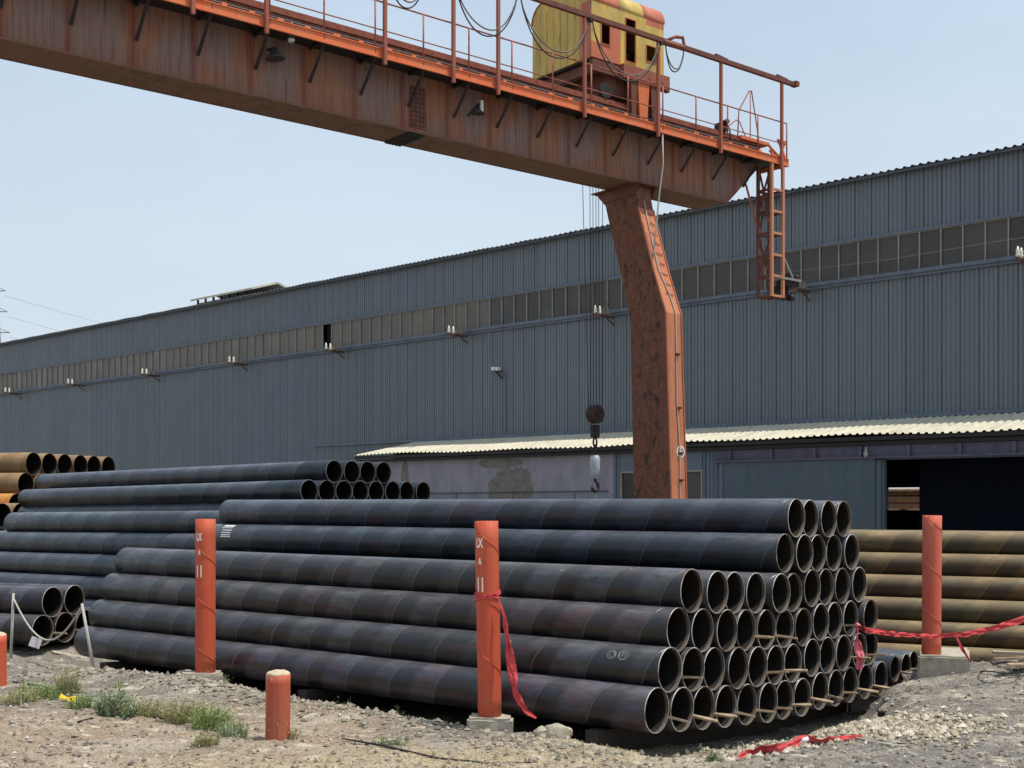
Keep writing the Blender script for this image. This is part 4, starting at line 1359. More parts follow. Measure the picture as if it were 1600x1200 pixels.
# pipes behind the opening
Yp = (39.4+YB+5)/(.684*.317+.729)
for k, (py, mt) in enumerate(((769, OCHRE), (780, SALMON), (791, SALMON))):
    P = unproj(1412, py, Yp)
    dd = EB
    put_pipe(P-dd*5, dd, .42, 10, mt, ('grey brown', 'middle salmon', 'lowest orange')[k]+' pipe seen in the sun through the open workshop door', 'pipes seen through the workshop door')
for py in (758, 747):
    P = unproj(1412, py, Yp)+NB*.3
zlow = unproj(1412, 791, Yp).z
bm = bmesh.new(); P = unproj(1412, 791, Yp)
for k in (-3, 0, 3):
    c_ = P+EB*k
    box(bm, c_.x-.2, c_.x+.2, c_.y-.2, c_.y+.2, -.1, zlow-.2)
tag(finish(bm, 'pipe_rack', 'concrete'), 'concrete supports under the pipes seen through the workshop door', 'support')

# insulator brackets along the sill
for pxb in (1590, 1238, 930, 701, 509, 358, 222, 106, 8):
    s = px_s(pxb, 38.15)
    bm = bmesh.new()
    Lb = 1.3
    ZI = ZW0-.17
    bar(bm, (s, -.1, ZI-.12), (s, -Lb, ZI-.12), .07, .09)
    bar(bm, (s, -.05, ZI-.42), (s, -.55, ZI-.16), .04, .05)
    fo = finish(bm, 'insulator_bracket', 'rust_steel', WS)
    for k in range(4):
        yk = -Lb+.08+k*.27
        bm = bmesh.new()
        tube(bm, [(s, yk, ZI-.075), (s, yk, ZI+.02), (s, yk, ZI+.06), (s, yk, ZI+.12), (s, yk, ZI+.17), (s, yk, ZI+.25)], [.05, .07, .04, .065, .04, .022], 10)
        finish(bm, 'insulator', 'lit_porcelain' if k < 2 else 'brown_porcelain', fo)  # outer insulators painted pale as if sunlit, inner ones brown
bm = bmesh.new()
tube(bm, [(-23.4, -1.27, ZW0+.31), (-19, -1.27, ZW0+.22), (-15.2, -1.27, ZW0+.31), (-6, -1.27, ZW0+.31)], .009, 5)
finish(bm, 'conductor_wire', 'cable_grey', WS)
# floodlight on the wall
s, zl = through(778, 578, -.3)
e2 = bmesh.new()
box(e2, s-.20, s-.02, -.5, -.3, zl-.02, zl+.12); box(e2, s+.04, s+.18, -.5, -.3, zl-.04, zl+.10)
fo = finish(e2, 'floodlight', 'plastic_white', WS)
bm = bmesh.new(); bar(bm, (s, -.03, zl-.35), (s, -.4, zl-.1), .05); box(bm, s-.2, s+.2, -.29, -.25, zl-.13, zl+.0)
tube(bm, [(s+.25, -.04, zl-.2), (s+.28, -.03, zl-3.4), (s-1.6, -.03, zl-4.6)], .012, 4)
finish(bm, 'bracket', 'lamp_dark', fo)

# ------------------------------------------------------------------ gantry crane
GX = Vector((.776, .631, 0))
CR = empty('gantry_crane', (5.69, 33.0, 0), math.atan2(GX.y, GX.x))
tag(CR, 'rusty orange single girder gantry crane spanning over the pipe yard', 'crane')
ZB, ZWK, ZTOP = 10.63, 11.88, 12.40
GW = .95
XL = -30.0
bm = bmesh.new()
prof = [(XL, ZB), (0, ZB), (1.27, ZWK-.1), (1.27, ZTOP), (XL, ZTOP)]
for yv in (0.0, GW):
    pass
A_ = [bm.verts.new((x, 0, z)) for x, z in prof]; B_ = [bm.verts.new((x, GW, z)) for x, z in prof]
n = len(prof)
for i in range(n):
    f = bm.faces.new((A_[i], A_[(i+1) % n], B_[(i+1) % n], B_[i])); f.material_index = 1 if i == 0 else 0
bm.faces.new(A_); bm.faces.new(B_)
# weld seams / stiffener lines on the web
for k in range(26):
    x = -.9-k*1.18
    box(bm, x-.012, x+.012, -.006, -.0005, ZB+.03, ZWK-.03)
gird = finish(bm, 'girder', ['girder_web', 'girder_soffit'], CR)
bm = bmesh.new(); box(bm, XL, -.03, -.03, -.0008, ZB-.012, ZB+.022); box(bm, XL, -.06, GW+.001, GW+.03, ZB-.012, ZB+.022)
finish(bm, 'flange_edge', 'girder_soffit', CR)
# splice plates with bolts
def tx(px, v=0.0):
    u = (px-800)/F; X0 = 5.69+.631*v; Y0 = 33-.776*v   # plane offset v towards the camera
    return -(X0-Y0*u)/(.776-.631*u)
xs_ = tx(652)
bm = bmesh.new(); box(bm, xs_-.2, xs_+.2, -.025, -.007, ZB+.1, ZB+.98)
fo = finish(bm, 'splice_plate', 'brown_paint_and_shade', CR)
bm = bmesh.new()
for i in range(4):
    for j in range(9):
        cx, cz = xs_-.15+i*.1, ZB+.16+j*.095
        tube(bm, [(cx, -.024, cz), (cx, -.05, cz)], .02, 6)
finish(bm, 'bolt', 'rust_steel', fo)['kind'] = 'stuff'
bm = bmesh.new(); box(bm, xs_-.2, xs_+.2, .02, GW+.02, ZB-.04, ZB-.002)
for i in range(4):
    for j in range(9):
        cx, cy = xs_-.15+i*.1, .08+j*.1
        tube(bm, [(cx, cy, ZB-.04), (cx, cy, ZB-.07)], .02, 6)
finish(bm, 'splice_plate', 'dark_steel', CR)
# crane rails on top
bm = bmesh.new()
for yv in (.06, GW-.1): box(bm, XL, 1.2, yv-.035, yv+.035, ZTOP, ZTOP+.11)
for k in range(52):
    x = 1.1-k*.59
    box(bm, x-.02, x+.02, -.012, .02, ZTOP-.06, ZTOP+.05)
finish(bm, 'crane_rail', 'beam_rust', CR)
# ledge band on the upper web
bm = bmesh.new(); box(bm, XL, 1.268, -.05, -.002, ZTOP-.05, ZTOP-.01); box(bm, XL, 1.268, -.035, -.002, ZWK+.03, ZWK+.22)
tube(bm, [(XL, -.09, ZWK+.30), (1.2, -.09, ZWK+.30)], .018, 6)
finish(bm, 'ledge', 'beam_rust', CR)
bm = bmesh.new()
tube(bm, [(XL, -.12, ZWK+.36), (-15, -.13, ZWK+.33), (1.1, -.12, ZWK+.36)], .014, 5)
finish(bm, 'conduit', 'cable_grey', CR)
# walkway: deck, outer channel
VY = -.66
XE = 1.72
bm = bmesh.new(); box(bm, XL, XE-.02, VY+.03, -.002, ZWK-.02, ZWK+.012); box(bm, 1.272, XE-.02, 0, GW*.5, ZWK-.02, ZWK+.012)
finish(bm, 'deck', 'dark_steel', CR)
bm = bmesh.new()
box(bm, XL, XE, VY, VY+.028, ZWK-.13, ZWK+.07)
box(bm, XL, XE, VY-.03, VY-.001, ZWK-.135, ZWK-.115); box(bm, XL, XE, VY-.022, VY-.001, ZWK+.05, ZWK+.068)
box(bm, XE-.03, XE, VY+.03, .4, ZWK-.13, ZWK-.022)
for k in range(42):
    x = 1.2-k*.62+random.uniform(-.12, .12)
    box(bm, x, x+random.uniform(.08, .16), VY+.001, VY+.02, ZWK+.072, ZWK+.072+random.uniform(.03, .06))
finish(bm, 'edge_channel', 'channel_orange', CR)
# diagonal brackets under the walkway
for k in range(24):
    x = .62-k*1.2
    bm = bmesh.new()
    bar(bm, (x, -.012, ZB+.52), (x, VY+.04, ZWK-.06), .06, .02)
    bar(bm, (x, -.01, ZWK-.055), (x, VY+.03, ZWK-.055), .05, .05)
    if k % 2 == 0: bar(bm, (x, -.012, ZWK-.09), (x-.7, VY+.05, ZWK-.05), .04, .04)
    finish(bm, 'walkway_bracket', 'dark_steel', CR)
# festoon posts and beam
ZF = 13.95
for px in (1220, 1125, 1027, 912, 777, 707, 600, 415, 300, 170):
    x = tx(px, .7)
    bm = bmesh.new(); box(bm, x-.038, x+.038, VY-.11, VY-.035, ZWK-.28, ZF-.04)
    bmesh.ops.bevel(bm, geom=list(bm.edges), offset=.008, segments=1, affect='EDGES')
    finish(bm, 'festoon_post', 'rail_rust', CR)
bm = bmesh.new()
box(bm, XL, XE+.22, VY-.13, VY-.03, ZF-.038, ZF+.07); box(bm, XE+.1, XE+.25, VY-.17, VY+.01, ZF-.03, ZF+.10)
for px in (1125, 1220): 
    x = tx(px, .7); bar(bm, (x-.22, VY-.08, ZF+.11), (x+.22, VY-.08, ZF+.07), .07, .05)
finish(bm, 'festoon_beam', 'brown_paint_and_shade', CR)
# end stop hook where the loops gather
bm = bmesh.new(); x0 = tx(1040, .75)
tube(bm, [(x0, VY-.08, ZF+.03), (x0+.35, VY-.08, ZF+.22), (x0+.62, VY-.08, ZF+.26), (x0+.66, VY-.08, ZF+.1), (x0+.6, VY-.08, ZF-.05)], .045, 6)
tube(bm, [(x0-.1, VY-.1, ZF-.02), (x0+.6, VY-.1, ZF-.0)], .07, 6)
finish(bm, 'end_hook', 'beam_rust', CR)
def loop(px0, px1, ybot, n=3, tw=.06, Yv=30):
    x0, x1 = tx(px0, .75), tx(px1, .75)
    mid = (x0+x1)/2
    Ym = 33-.776*.75+.631*mid
    zb_ = CAMH+(785-ybot)/F*Ym
    for k in range(min(n, 2)):
        bm = bmesh.new(); pts = []
        sg = (ZF-.04-zb_)*(1-.14*k)
        off = (k-1)*tw*.5
        for i in range(25):
            t = i/24
            s_ = 4*t*(1-t)
            sh = s_**.75
            pts.append((x0+(x1-x0)*t+off*math.sin(3*t), VY-.09+off*.6-.015*k, ZF-.04-sg*sh-.02*math.sin(9*t+k)))
        tube(bm, pts, .016 if k < 2 else .012, 6)
        finish(bm, 'festoon_cable', 'cable_black' if k == 0 else 'cable_grey', CR)
loop(600, 668, 15); loop(707, 808, 58); loop(812, 921, 92); loop(924, 1030, 128); loop(1039, 1068, 114, 2)
loop(480, 560, -20, 2); loop(340, 440, -60, 2)
for px in (600, 668, 707, 810, 922, 1032):
    x = tx(px, .75); bm = bmesh.new(); box(bm, x-.06, x+.06, VY-.16, VY-.005, ZF-.1, ZF-.04); finish(bm, 'cable_carrier', 'dark_steel', CR)
# handrail
bm = bmesh.new()
tube(bm, [(XL, VY+.015, ZWK+1.02), (XE-.05, VY+.015, ZWK+1.02)], .017, 6)
tube(bm, [(XL, VY+.015, ZWK+.45), (XE-.05, VY+.015, ZWK+.45)], .013, 6)
finish(bm, 'handrail', 'rail_rust', CR)
k = 0; x = XE-.06
while x > -24:
    bm = bmesh.new(); tube(bm, [(x, VY+.015, ZWK-.05), (x, VY+.015, ZWK+1.02)], .020, 6)
    finish(bm, 'rail_post', 'rail_rust', CR); x -= 1.19
# rails round the end hatch
bm = bmesh.new()
pts = [(.3, -.1, ZWK+.5), (.35, -.1, ZWK+1.25), (1.0, .1, ZWK+1.95), (1.1, .1, ZWK+1.98), (XE-.1, .3, ZWK+.9), (XE-.05, .3, ZWK+.5)]
tube(bm, pts, .018, 6)
tube(bm, [(.35, .55, ZWK+.5), (.4, .55, ZWK+.85), (1.05, .6, ZWK+1.3), (1.2, .6, ZWK+1.28), (XE-.1, .5, ZWK+.4)], .016, 6)
tube(bm, [(1.05, .1, ZWK+1.95), (1.05, .1, ZWK+.5)], .014, 6)
finish(bm, 'hatch_rail', 'rail_rust', CR)
bm = bmesh.new(); box(bm, .45, 1.6, -.1, .6, ZTOP+.012, ZTOP+.10); bar(bm, (1.3, -.3, ZTOP-.05), (1.65, -.5, ZWK+.05), .05); bar(bm, (1.35, -.5, ZWK+.1), (1.62, -.1, ZTOP-.1), .05)
bar(bm, (1.62, -.62, ZTOP), (1.35, -.62, ZWK+.02), .05); bar(bm, (1.35, -.62, ZTOP), (1.66, -.62, ZWK+.02), .05); bar(bm, (1.3, -.62, ZTOP), (1.68, -.62, ZTOP), .05)
finish(bm, 'end_platform', 'channel_orange', CR)
bm = bmesh.new(); box(bm, -.28, -.02, -.05, .2, ZTOP+.12, ZTOP+.32); tube(bm, [(-.2, -.06, ZTOP+.3), (-.05, -.06, ZTOP+.38)], .07, 8); tube(bm, [(0, -.05, ZTOP+.25), (.06, -.05, ZTOP+.1), (.05, -.05, ZTOP-.1)], .02, 6)
finish(bm, 'limit_switch', 'dark_steel', CR)
# hanging collector cage at the end
cx0, cx1, cy0, cy1 = 1.04, 1.50, VY+.02, -.18
ZC0, ZC1 = 8.20, ZWK-.14
cage = empty('collector_cage'); cage.parent = CR
corner = [(cx0, cy0), (cx1, cy0), (cx1, cy1), (cx0, cy1)]
for i, (a, b) in enumerate(corner):
    bm = bmesh.new(); bar(bm, (a, b, ZC0), (a, b, ZC1), .075, .075); finish(bm, 'leg', 'cage_lit_orange' if b < -.5 else 'brown_paint_and_shade', cage)  # light put into the colour: sunlit near legs orange, shaded ones brown
zz = ZC0; lev = [ZC0+.03, ZC0+.56, ZC0+1.12, ZC0+1.7, ZC0+2.28, ZC0+2.86]
for z in lev:
    for i in range(4):
        a, b = corner[i], corner[(i+1) % 4]
        bm = bmesh.new(); bar(bm, (a[0], a[1], z), (b[0], b[1], z), .05, .06); finish(bm, 'rung', 'cage_lit_orange' if i == 0 else 'brown_paint_and_shade', cage)  # same split, lit near side orange and shaded sides brown
for i, (z0, z1) in enumerate(((ZC0+.56, ZC0+1.7), (ZC0+1.7, ZC0+2.86), (ZC0+2.3, ZC1))):
    for (a, b) in ((corner[3], corner[0]), (corner[2], corner[3]), (corner[0], corner[2])):
        bm = bmesh.new()
        if i % 2: a, b = b, a
        bar(bm, (a[0], a[1], z0), (b[0], b[1], z1), .05, .03); finish(bm, 'brace', 'brown_paint_and_shade', cage)
bm = bmesh.new(); bar(bm, (cx1, cy0, ZC0+1.15), (cx1+.42, cy0, ZC0+.58), .04); box(bm, cx1-.1, cx1+.75, cy0-.05, cy0+.35, ZC0+.50, ZC0+.56)
finish(bm, 'collector_arm', 'galvanised', cage)
bm = bmesh.new()
for k in range(3): tube(bm, [(cx1+.3+k*.2, cy0+.1, ZC0+.56), (cx1+.3+k*.2, cy0+.1, ZC0+.7)], [.05, .08], 8)
box(bm, cx1+.1, cx1+.7, cy0, cy0+.3, ZC0+.36, ZC0+.49)
box(bm, cx1+.05, cx1+.62, cy0+.3, cy0+.5, ZC0+.05, ZC0+.36); tube(bm, [(cx1+.6, cy0+.3, ZC0+.1), (cx1+.8, cy0+.3, ZC0+.12)], .09, 8)
finish(bm, 'collector_shoe', 'dark_steel', cage)
bm = bmesh.new(); bar(bm, (.75, 0.0, ZB+.62), (cx0, cy1, ZC0+1.8), .045); finish(bm, 'stay_rod', 'rail_rust', CR)

# leg: bent box column
def leg(xo, name='leg'):
    e = empty(name); e.parent = CR; e.location = (xo, 0, 0)
    bm = bmesh.new()
    # (z, ynear, yfar, xleft, xright)
    secs = [(-.1, -1.28, .00, -.29, .22), (2.8, -1.20, .07, -.29, .22), (7.3, -1.02, .20, -.29, .22), (8.4, -.60, .52, -.285, .225), (10.0, -.08, 1.03, -.28, .23), (10.25, -.02, 1.10, -.28, .23), (ZB-.04, .02, 1.45, -.28, .24)]
    pr = None
    for z, yn, yf, xl, xr in secs:
        q_ = [bm.verts.new((xl, yn, z)), bm.verts.new((xr, yn, z)), bm.verts.new((xr, yf, z)), bm.verts.new((xl, yf, z))]
        if pr:
            for i in range(4):
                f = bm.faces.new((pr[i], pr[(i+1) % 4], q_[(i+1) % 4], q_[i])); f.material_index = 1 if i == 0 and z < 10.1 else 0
        else: bm.faces.new(q_)
        pr = q_
    bm.faces.new(pr)
    finish(bm, 'column', ['leg_rust_shade', 'leg_lit_side'], e)
    bm = bmesh.new()
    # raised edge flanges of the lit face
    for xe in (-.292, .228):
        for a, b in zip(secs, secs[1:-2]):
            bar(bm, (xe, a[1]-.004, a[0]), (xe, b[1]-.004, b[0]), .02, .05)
    finish(bm, 'edge_flange', 'leg_lit_side', e)
    bm = bmesh.new(); box(bm, -.42, .42, -.15, 1.5, ZB-.04, ZB-.013)
    for xx in (-.3, 0, .3): 
        bm2 = None
        prism(bm, [(-.12, ZB-.045), (1.4, ZB-.045), (1.1, ZB-.3), (.0, ZB-.3)], 'x', xx-.01 if xx else -.30, xx+.01 if xx else -.292)
    finish(bm, 'head_plate', 'brown_paint_and_shade', e)
    return e, secs
lg, secs = leg(-3.09)
def ynear(z):
    for a, b in zip(secs, secs[1:]):
        if a[0] <= z <= b[0]: return a[1]+(b[1]-a[1])*(z-a[0])/(b[0]-a[0])
    return secs[-1][1]
bm = bmesh.new()
zs_ = [10.2, 9.6, 9.0, 8.4, 7.8, 7.3, 6.4, 5.2, 4.0, 3.0, 1.5]
tube(bm, [(-.10+.10*(z < 8)+.03*math.sin(z*2), ynear(z)-.02, z) for z in zs_], .016, 6)
finish(bm, 'cable', 'rope_white', lg)
for k in range(9):
    z = 9.9-k*.26
    bm = bmesh.new(); bar(bm, (-.12+.08*(k % 2), ynear(z)-.03, z), (.14, ynear(z)-.035, z-.05), .012); finish(bm, 'rung_stub', 'dark_steel', lg)
for z in (6.3, 5.0, 3.9, 3.25):
    bm = bmesh.new(); box(bm, -.02, .10, ynear(z)-.06, ynear(z)-.01, z-.02, z+.03); finish(bm, 'cable_clip', 'dark_steel', lg)
# round white emblem on the lit face
zc = CAMH+(785-705)/F*(33-.631*3.0-.9-.35)
bm = bmesh.new(); yy = ynear(zc)-.012
def ringbm(bm, cx, cz, r0, r1, n=28):
    a = [bm.verts.new((cx+r0*math.cos(2*PI*k/n), yy, cz+r0*math.sin(2*PI*k/n))) for k in range(n)]
    b = [bm.verts.new((cx+r1*math.cos(2*PI*k/n), yy, cz+r1*math.sin(2*PI*k/n))) for k in range(n)]
    for k in range(n): bm.faces.new((a[k], a[(k+1) % n], b[(k+1) % n], b[k]))
ringbm(bm, .07, zc, .115, .145)
for (a, b) in (((-.06, .07), (.06, .07)), ((-.07, 0), (.07, 0)), ((-.06, -.07), (.06, -.07)), ((0, .10), (0, -.10)), ((-.055, .06), (-.055, -.06)), ((.055, .06), (.055, -.06))):
    bar(bm, (.07+a[0], yy, zc+a[1]), (.07+b[0], yy, zc+b[1]), .018, .004)
finish(bm, 'emblem', 'white_paint', lg)
# long cable hanging from the walkway to the leg
bm = bmesh.new(); x0 = tx(1037, .7)
tube(bm, [(x0, VY, ZWK-.15), (x0+.02, VY, 11.0), (x0-.02, VY+.1, 10.2), (x0-.12, VY+.1, 9.4), (x0-.2, -.5, 8.6)], .02, 6)
finish(bm, 'drop_cable', 'rope_white', CR)
# second leg, outside the picture on the left, carries the other end
leg(-27.5)

# lamps on the girder
def cr_lamp(px, py, v, kind):
    x = tx(px, v); Ym = 33-.776*v+.631*x; z = CAMH+(785-py)/F*Ym
    bm = bmesh.new()
    if kind == 0:
        tube(bm, [(x, -v, z+.22), (x, -v, z+.1), (x, -v, z-.1)], [.04, .05, .09], 10)
        o = finish(bm, 'lamp', 'lamp_dark', CR)
        bm = bmesh.new(); tube(bm, [(x, -v, z-.101), (x, -v, z-.15)], [.075, .06], 10); finish(bm, 'bulb', 'lamp_white', o)
    elif kind == 1:
        tube(bm, [(x, -v, z+.12), (x, -v, z+.04), (x+.02, -v, z-.02), (x+.03, -v, z-.10)], [.05, .07, .12, .2], 12)
        bar(bm, (x, -v, z+.1), (x, 0, z+.15), .04)
        o = finish(bm, 'lamp', 'lamp_dark', CR)
    else:
        tube(bm, [(x, -v, z+.14), (x, -v, z+.02), (x, -v, z-.08)], [.03, .05, .15], 12)
        bar(bm, (x, -v, z+.14), (x-.1, 0, z-.1), .03)
        o = finish(bm, 'lamp', 'lamp_dark', CR)
        bm = bmesh.new(); box(bm, x+.02, x+.07, -v-.1, -v-.04, z-.05, z+.2); finish(bm, 'bulb', 'lamp_white', o)
cr_lamp(455, 53, .45, 0); cr_lamp(428, 84, .25, 1); cr_lamp(747, 172, .25, 2)

# ------------------------------------------------------------------ trolley with cabin
TR = empty('crane_trolley', CR.location, CR.rotation_euler.z)
tag(TR, 'yellow and red rusty trolley cabin with rounded roof riding on the crane girder', 'trolley')
xa, xb = -4.88, -2.40
zb, ze = 13.42, 14.78
W2 = 2.2
prof = [(0, zb), (0, ze)]
for k in range(1, 8):
    a = k/8*PI/2; prof.append((.48*(1-math.cos(a)), ze+.48*math.sin(a)))
prof += [(.7, ze+.50), (1.1, ze+.53), (1.5, ze+.50)]
for k in range(0, 8):
    a = PI/2-k/8*PI/2; prof.append((W2-.48*(1-math.cos(a)), ze+.48*math.sin(a)))
prof += [(W2, ze), (W2, zb)]
# near wall with openings
xsn = [-4.88, -4.565, -4.267, -3.91, -3.75, -3.396, -3.03, -2.69, -2.40]
zsn = [zb, 13.56, 13.72, 13.80, 14.12, 14.38, 14.62, ze]
bm = bmesh.new()
def hole(xm, zm):
    return (-4.565 < xm < -4.267 and 13.80 < zm < 14.38) or (-3.75 < xm < -3.396 and 13.56 < zm < 14.62) or (-3.03 < xm < -2.69 and 13.72 < zm < 14.12)
for i in range(len(xsn)-1):
    for j in range(len(zsn)-1):
        xm = (xsn[i]+xsn[i+1])/2; zm = (zsn[j]+zsn[j+1])/2
        if hole(xm, zm): continue
        red = (-4.3 < xm < -3.9) and zm < 14.5 or (-4.88 < xm < -4.2 and zm < 13.8) or (-3.05 < xm and zm > 14.62)
        box(bm, xsn[i], xsn[i+1], 0, .03, zsn[j], zsn[j+1], 1 if red else 0)
bmesh.ops.remove_doubles(bm, verts=bm.verts, dist=.0005)
finish(bm, 'front_panel', ['cabin_yellow', 'cabin_red'], TR)
# end walls
for nm, x0, x1, reds in (('end_panel', xa, xa+.03, True), ('end_panel', xb-.03, xb, False)):
    bm = bmesh.new()
    inner = [(max(.032, min(W2-.032, y)), z-.004 if z > ze else z) for y, z in prof]
    prism(bm, inner, 'x', x0, x1)
    if reds:
        for k in range(7):
            yk = .35+k*.26
            box(bm, x0-.012, x0-.0005, yk-.012, yk+.012, zb+.02, ze+.2)
    o = finish(bm, nm, 'cabin_yellow', TR)
    if reds:
        bm = bmesh.new(); box(bm, x0-.008, x0-.0006, .034, .40, zb+.01, ze); finish(bm, 'red_stripe', 'cabin_red', o)
# roof in segments
segs = [(xa-.03, -3.93, 'cabin_red'), (-3.93, -3.12, 'cabin_yellow'), (-3.12, xb+.03, 'cabin_red')]
for x0, x1, mt in segs:
    bm = bmesh.new(); pr = prof[1:-1]
    outer = [(y-.012 if y < 1.1 else y+.012, z+.012) for y, z in pr]
    A_ = []; 
    for xv in (x0, x1):
        A_.append(([bm.verts.new((xv, y, z)) for y, z in pr], [bm.verts.new((xv, y, z)) for y, z in outer]))
    (i0, o0), (i1, o1) = A_
    for k in range(len(pr)-1):
        bm.faces.new((o0[k], o0[k+1], o1[k+1], o1[k])).smooth = True
        bm.faces.new((i0[k], i1[k], i1[k+1], i0[k+1]))
        bm.faces.new((i0[k], i0[k+1], o0[k+1], o0[k])); bm.faces.new((i1[k], o1[k], o1[k+1], i1[k+1]))
    bm.faces.new((i0[0], o0[0], o1[0], i1[0])); bm.faces.new((i0[-1], i1[-1], o1[-1], o0[-1]))
    finish(bm, 'roof', mt, TR)
bm = bmesh.new(); box(bm, xa+.01, xb-.01, W2-.03, W2, zb, ze); finish(bm, 'rear_panel', 'cabin_yellow', TR)
bm = bmesh.new(); box(bm, xa+.03, xb-.03, .03, W2-.03, zb-.04, zb-.005); finish(bm, 'floor', 'dark_steel', TR)
# window rims
bm = bmesh.new()
for (x0, x1, z0, z1) in ((-4.565, -4.267, 13.80, 14.38), (-3.75, -3.396, 13.56, 14.62), (-3.03, -2.69, 13.72, 14.12)):
    t = .022
    for (p0, p1) in (((x0, z0), (x1, z0)), ((x1, z0), (x1, z1)), ((x1, z1), (x0, z1)), ((x0, z1), (x0, z0))):
        bar(bm, (p0[0], -.006, p0[1]), (p1[0], -.006, p1[1]), t, .02)
finish(bm, 'window_rim', 'cabin_red', TR)
bm = bmesh.new()
tube(bm, [(-2.98, .5, 13.9), (-2.7, .5, 13.9)], .17, 12); box(bm, -4.5, -3.8, .5, 1.6, zb, 14.1); tube(bm, [(-4.4, .4, 14.0), (-3.0, .4, 14.0)], .05, 8)
finish(bm, 'winch', 'dark_steel', TR)
# frame below the cabin
bm = bmesh.new()
box(bm, xa+.02, xb+.2, -.02, .10, zb-.32, zb-.05); box(bm, xa+.1, xb+.1, W2-.12, W2, zb-.25, zb-.05)
box(bm, xa+.15, xa+.3, .1, W2-.12, zb-.3, zb-.06); box(bm, xb-.3, xb-.15, .1, W2-.12, zb-.3, zb-.06)
box(bm, xa+.6, xa+1.5, .15, 1.3, 12.7, zb-.1)
box(bm, xb-1.0, xb-.3, .15, .9, 12.6, zb-.1)
finish(bm, 'frame', 'brown_paint_and_shade', TR)
for yv in (.06, GW-.1):
    for xv in (xa+.5, xb-.3):
        bm = bmesh.new(); tube(bm, [(xv, yv-.05, ZTOP+.31), (xv, yv+.05, ZTOP+.31)], .195, 20); finish(bm, 'wheel', 'dark_steel', TR)
# near-side tapered brackets reaching down past the rail
for xc, wt, wb, mt in ((tx(1000), .46, .24, 'channel_orange'), (tx(1018), .34, .18, 'brown_paint_and_shade'), (tx(985), .25, .14, 'brown_paint_and_shade')):
    bm = bmesh.new()
    prism(bm, [(xc-wt/2, zb-.05), (xc+wt/2, zb-.05), (xc+wb/2, 12.1), (xc-wb/2, 12.1)], 'y', -.13, -.055)
    finish(bm, 'side_bracket', mt, TR)
bm = bmesh.new(); box(bm, -3.95, -2.35, -.16, -.022, zb-.34, zb+.0)
for k in range(3): tube(bm, [(-3.5+k*.45, -.17, zb-.17), (-3.5+k*.45, -.13, zb-.17)], .05, 10)
finish(bm, 'frame_plate', 'rail_rust', TR)

# ------------------------------------------------------------------ hook block and ropes
wx = 1.7
HB = empty('hook_block', CR.location, CR.rotation_euler.z)
tag(HB, 'dark round hook block on steel ropes with a pale swivel and hook', 'hook block')
hx = -3.18; Yh = 32.3
hz = lambda py: CAMH+(785-py)/F*Yh
for xt, xb_ in ((-3.69, -3.40), (-3.37, -3.33), (-3.26, -3.24), (-3.15, -3.14), (-3.06, -3.03), (-2.90, -2.94)):
    bm = bmesh.new(); tube(bm, [(xt, wx, 12.9), (xb_, wx, hz(640))], .009, 5); finish(bm, 'hoist_rope', 'dark_steel', HB)
bm = bmesh.new()
zc = hz(647)
tube(bm, [(hx, wx-.13, zc), (hx, wx-.10, zc), (hx, wx+.10, zc), (hx, wx+.13, zc)], [.20, .245, .245, .20], 28)
tube(bm, [(hx, wx-.18, zc), (hx, wx-.13, zc)], [.06, .075], 14)
for a in (0.4, 1.6, 2.7, 4.0, 5.2): tube(bm, [(hx+.14*math.cos(a), wx-.145, zc+.14*math.sin(a)), (hx+.14*math.cos(a), wx-.13, zc+.14*math.sin(a))], .03, 8)
finish(bm, 'sheave', 'sheave_steel', HB)
bm = bmesh.new()
box(bm, hx-.10, hx+.10, wx-.09, wx+.09, hz(684), hz(664))
bmesh.ops.bevel(bm, geom=list(bm.edges), offset=.02, segments=2, affect='EDGES')
finish(bm, 'yoke', 'dark_steel', HB)
bm = bmesh.new()
def link(cz, rz, rx, ang):
    pts = []
    for k in range(17):
        t = 2*PI*k/16
        dx, dz = rx*math.sin(t), rz*math.cos(t)
        pts.append((hx+dx*math.cos(ang), wx+dx*math.sin(ang), cz+dz))
    tube(bm, pts, .025, 6, cap=False)
link(hz(691), .11, .06, 0); link(hz(702), .11, .06, 1.3); link(hz(710), .08, .05, .2)
finish(bm, 'chain', 'dark_steel', HB)
bm = bmesh.new()
zs2 = [hz(711), hz(716), hz(728), hz(742), hz(748)]
tube(bm, [(hx, wx, z) for z in zs2], [.09, .135, .13, .115, .06], 12)
finish(bm, 'swivel', 'hook_pale', HB)
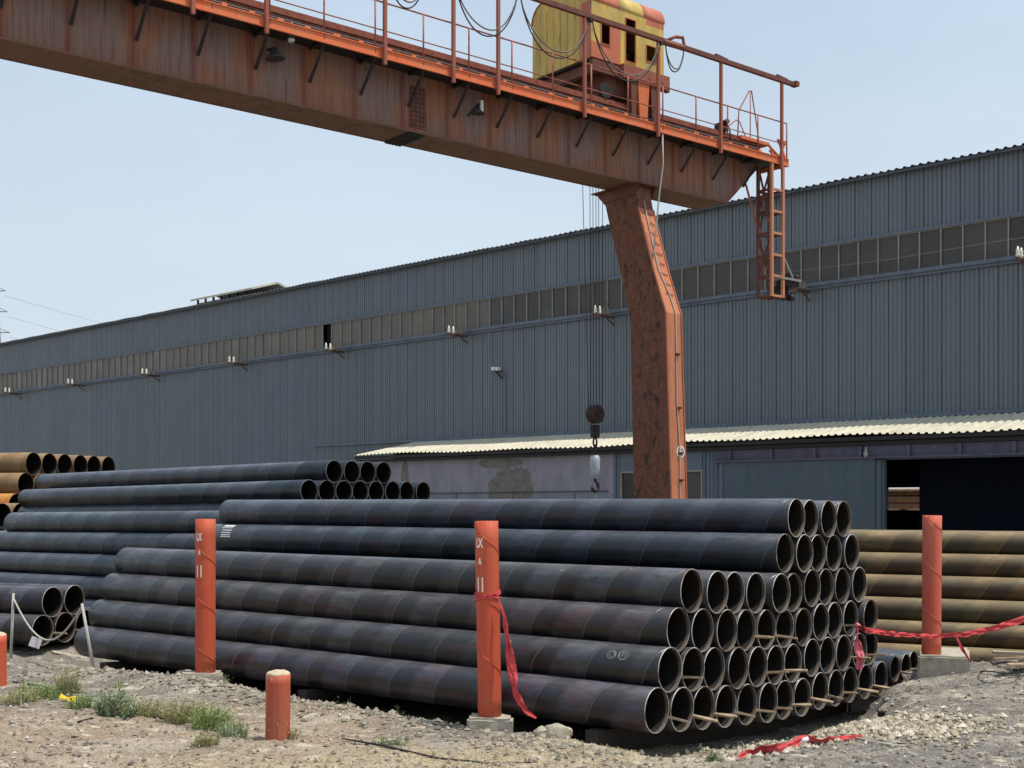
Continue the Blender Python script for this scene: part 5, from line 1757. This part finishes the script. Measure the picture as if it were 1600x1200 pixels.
bm = bmesh.new()
pts = [(hx, wx, hz(747)), (hx+.01, wx, hz(752))]
for k in range(11):
    a = PI/2-.2-k*.46
    pts.append((hx-.0+.105*math.cos(a), wx, hz(760)+.125*math.sin(a)))
tube(bm, pts, [.035, .035]+[.04+.012*math.sin(k*.3) for k in range(10)]+[.014], 8)
finish(bm, 'hook', 'dark_steel', HB)
bm = bmesh.new(); tube(bm, [(hx-.1, wx-.02, hz(712)), (hx+.02, wx, hz(760)), (hx+.04, wx, hz(778)), (hx+.05, wx, hz(800))], .012, 5)
finish(bm, 'hanging_cord', 'rope_white', HB)

# ------------------------------------------------------------------ distant pylon at the left edge with wires
PY = unproj(-9, 545, 320)
e = empty('power_pylon', (PY.x, PY.y, 0))
tag(e, 'faint lattice power pylon beyond the workshop at the left edge', 'pylon')
top = CAMH+(785-440)/F*320
bm = bmesh.new()
def wid(z): return 3.2*(1-z/top)**1.2+.5
lv = [top*k/12 for k in range(13)]
for a, b in zip(lv, lv[1:]):
    wa, wb_ = wid(a), wid(b)
    for sx, sy in ((-1, -1), (1, -1), (1, 1), (-1, 1)): bar(bm, (sx*wa, sy*wa, a), (sx*wb_, sy*wb_, b), .22)
    bar(bm, (-wa, -wa, a), (wb_, -wb_, b), .14); bar(bm, (wa, -wa, a), (-wb_, -wb_, b), .14)
finish(bm, 'tower', 'galvanised', e)
bm = bmesh.new()
for z, l in ((top*.78, 4), (top*.87, 3.4), (top*.96, 2.8)):
    bar(bm, (-l, 0, z), (l, 0, z), .25); bar(bm, (-l, 0, z), (0, 0, z+1.6), .15); bar(bm, (l, 0, z), (0, 0, z+1.6), .15)
finish(bm, 'cross_arm', 'galvanised', e)
bm = bmesh.new()
for z, l in ((top*.78, 3.8), (top*.87, 3.2), (top*.96, 2.6)):
    pts = []
    for k in range(15):
        t = k/14; pts.append((l+t*90, t*160, z-1.2-14*4*t*(1-t)*.25-t*6))
    tube(bm, pts, .03, 4)
finish(bm, 'power_line', 'cable_grey', e)
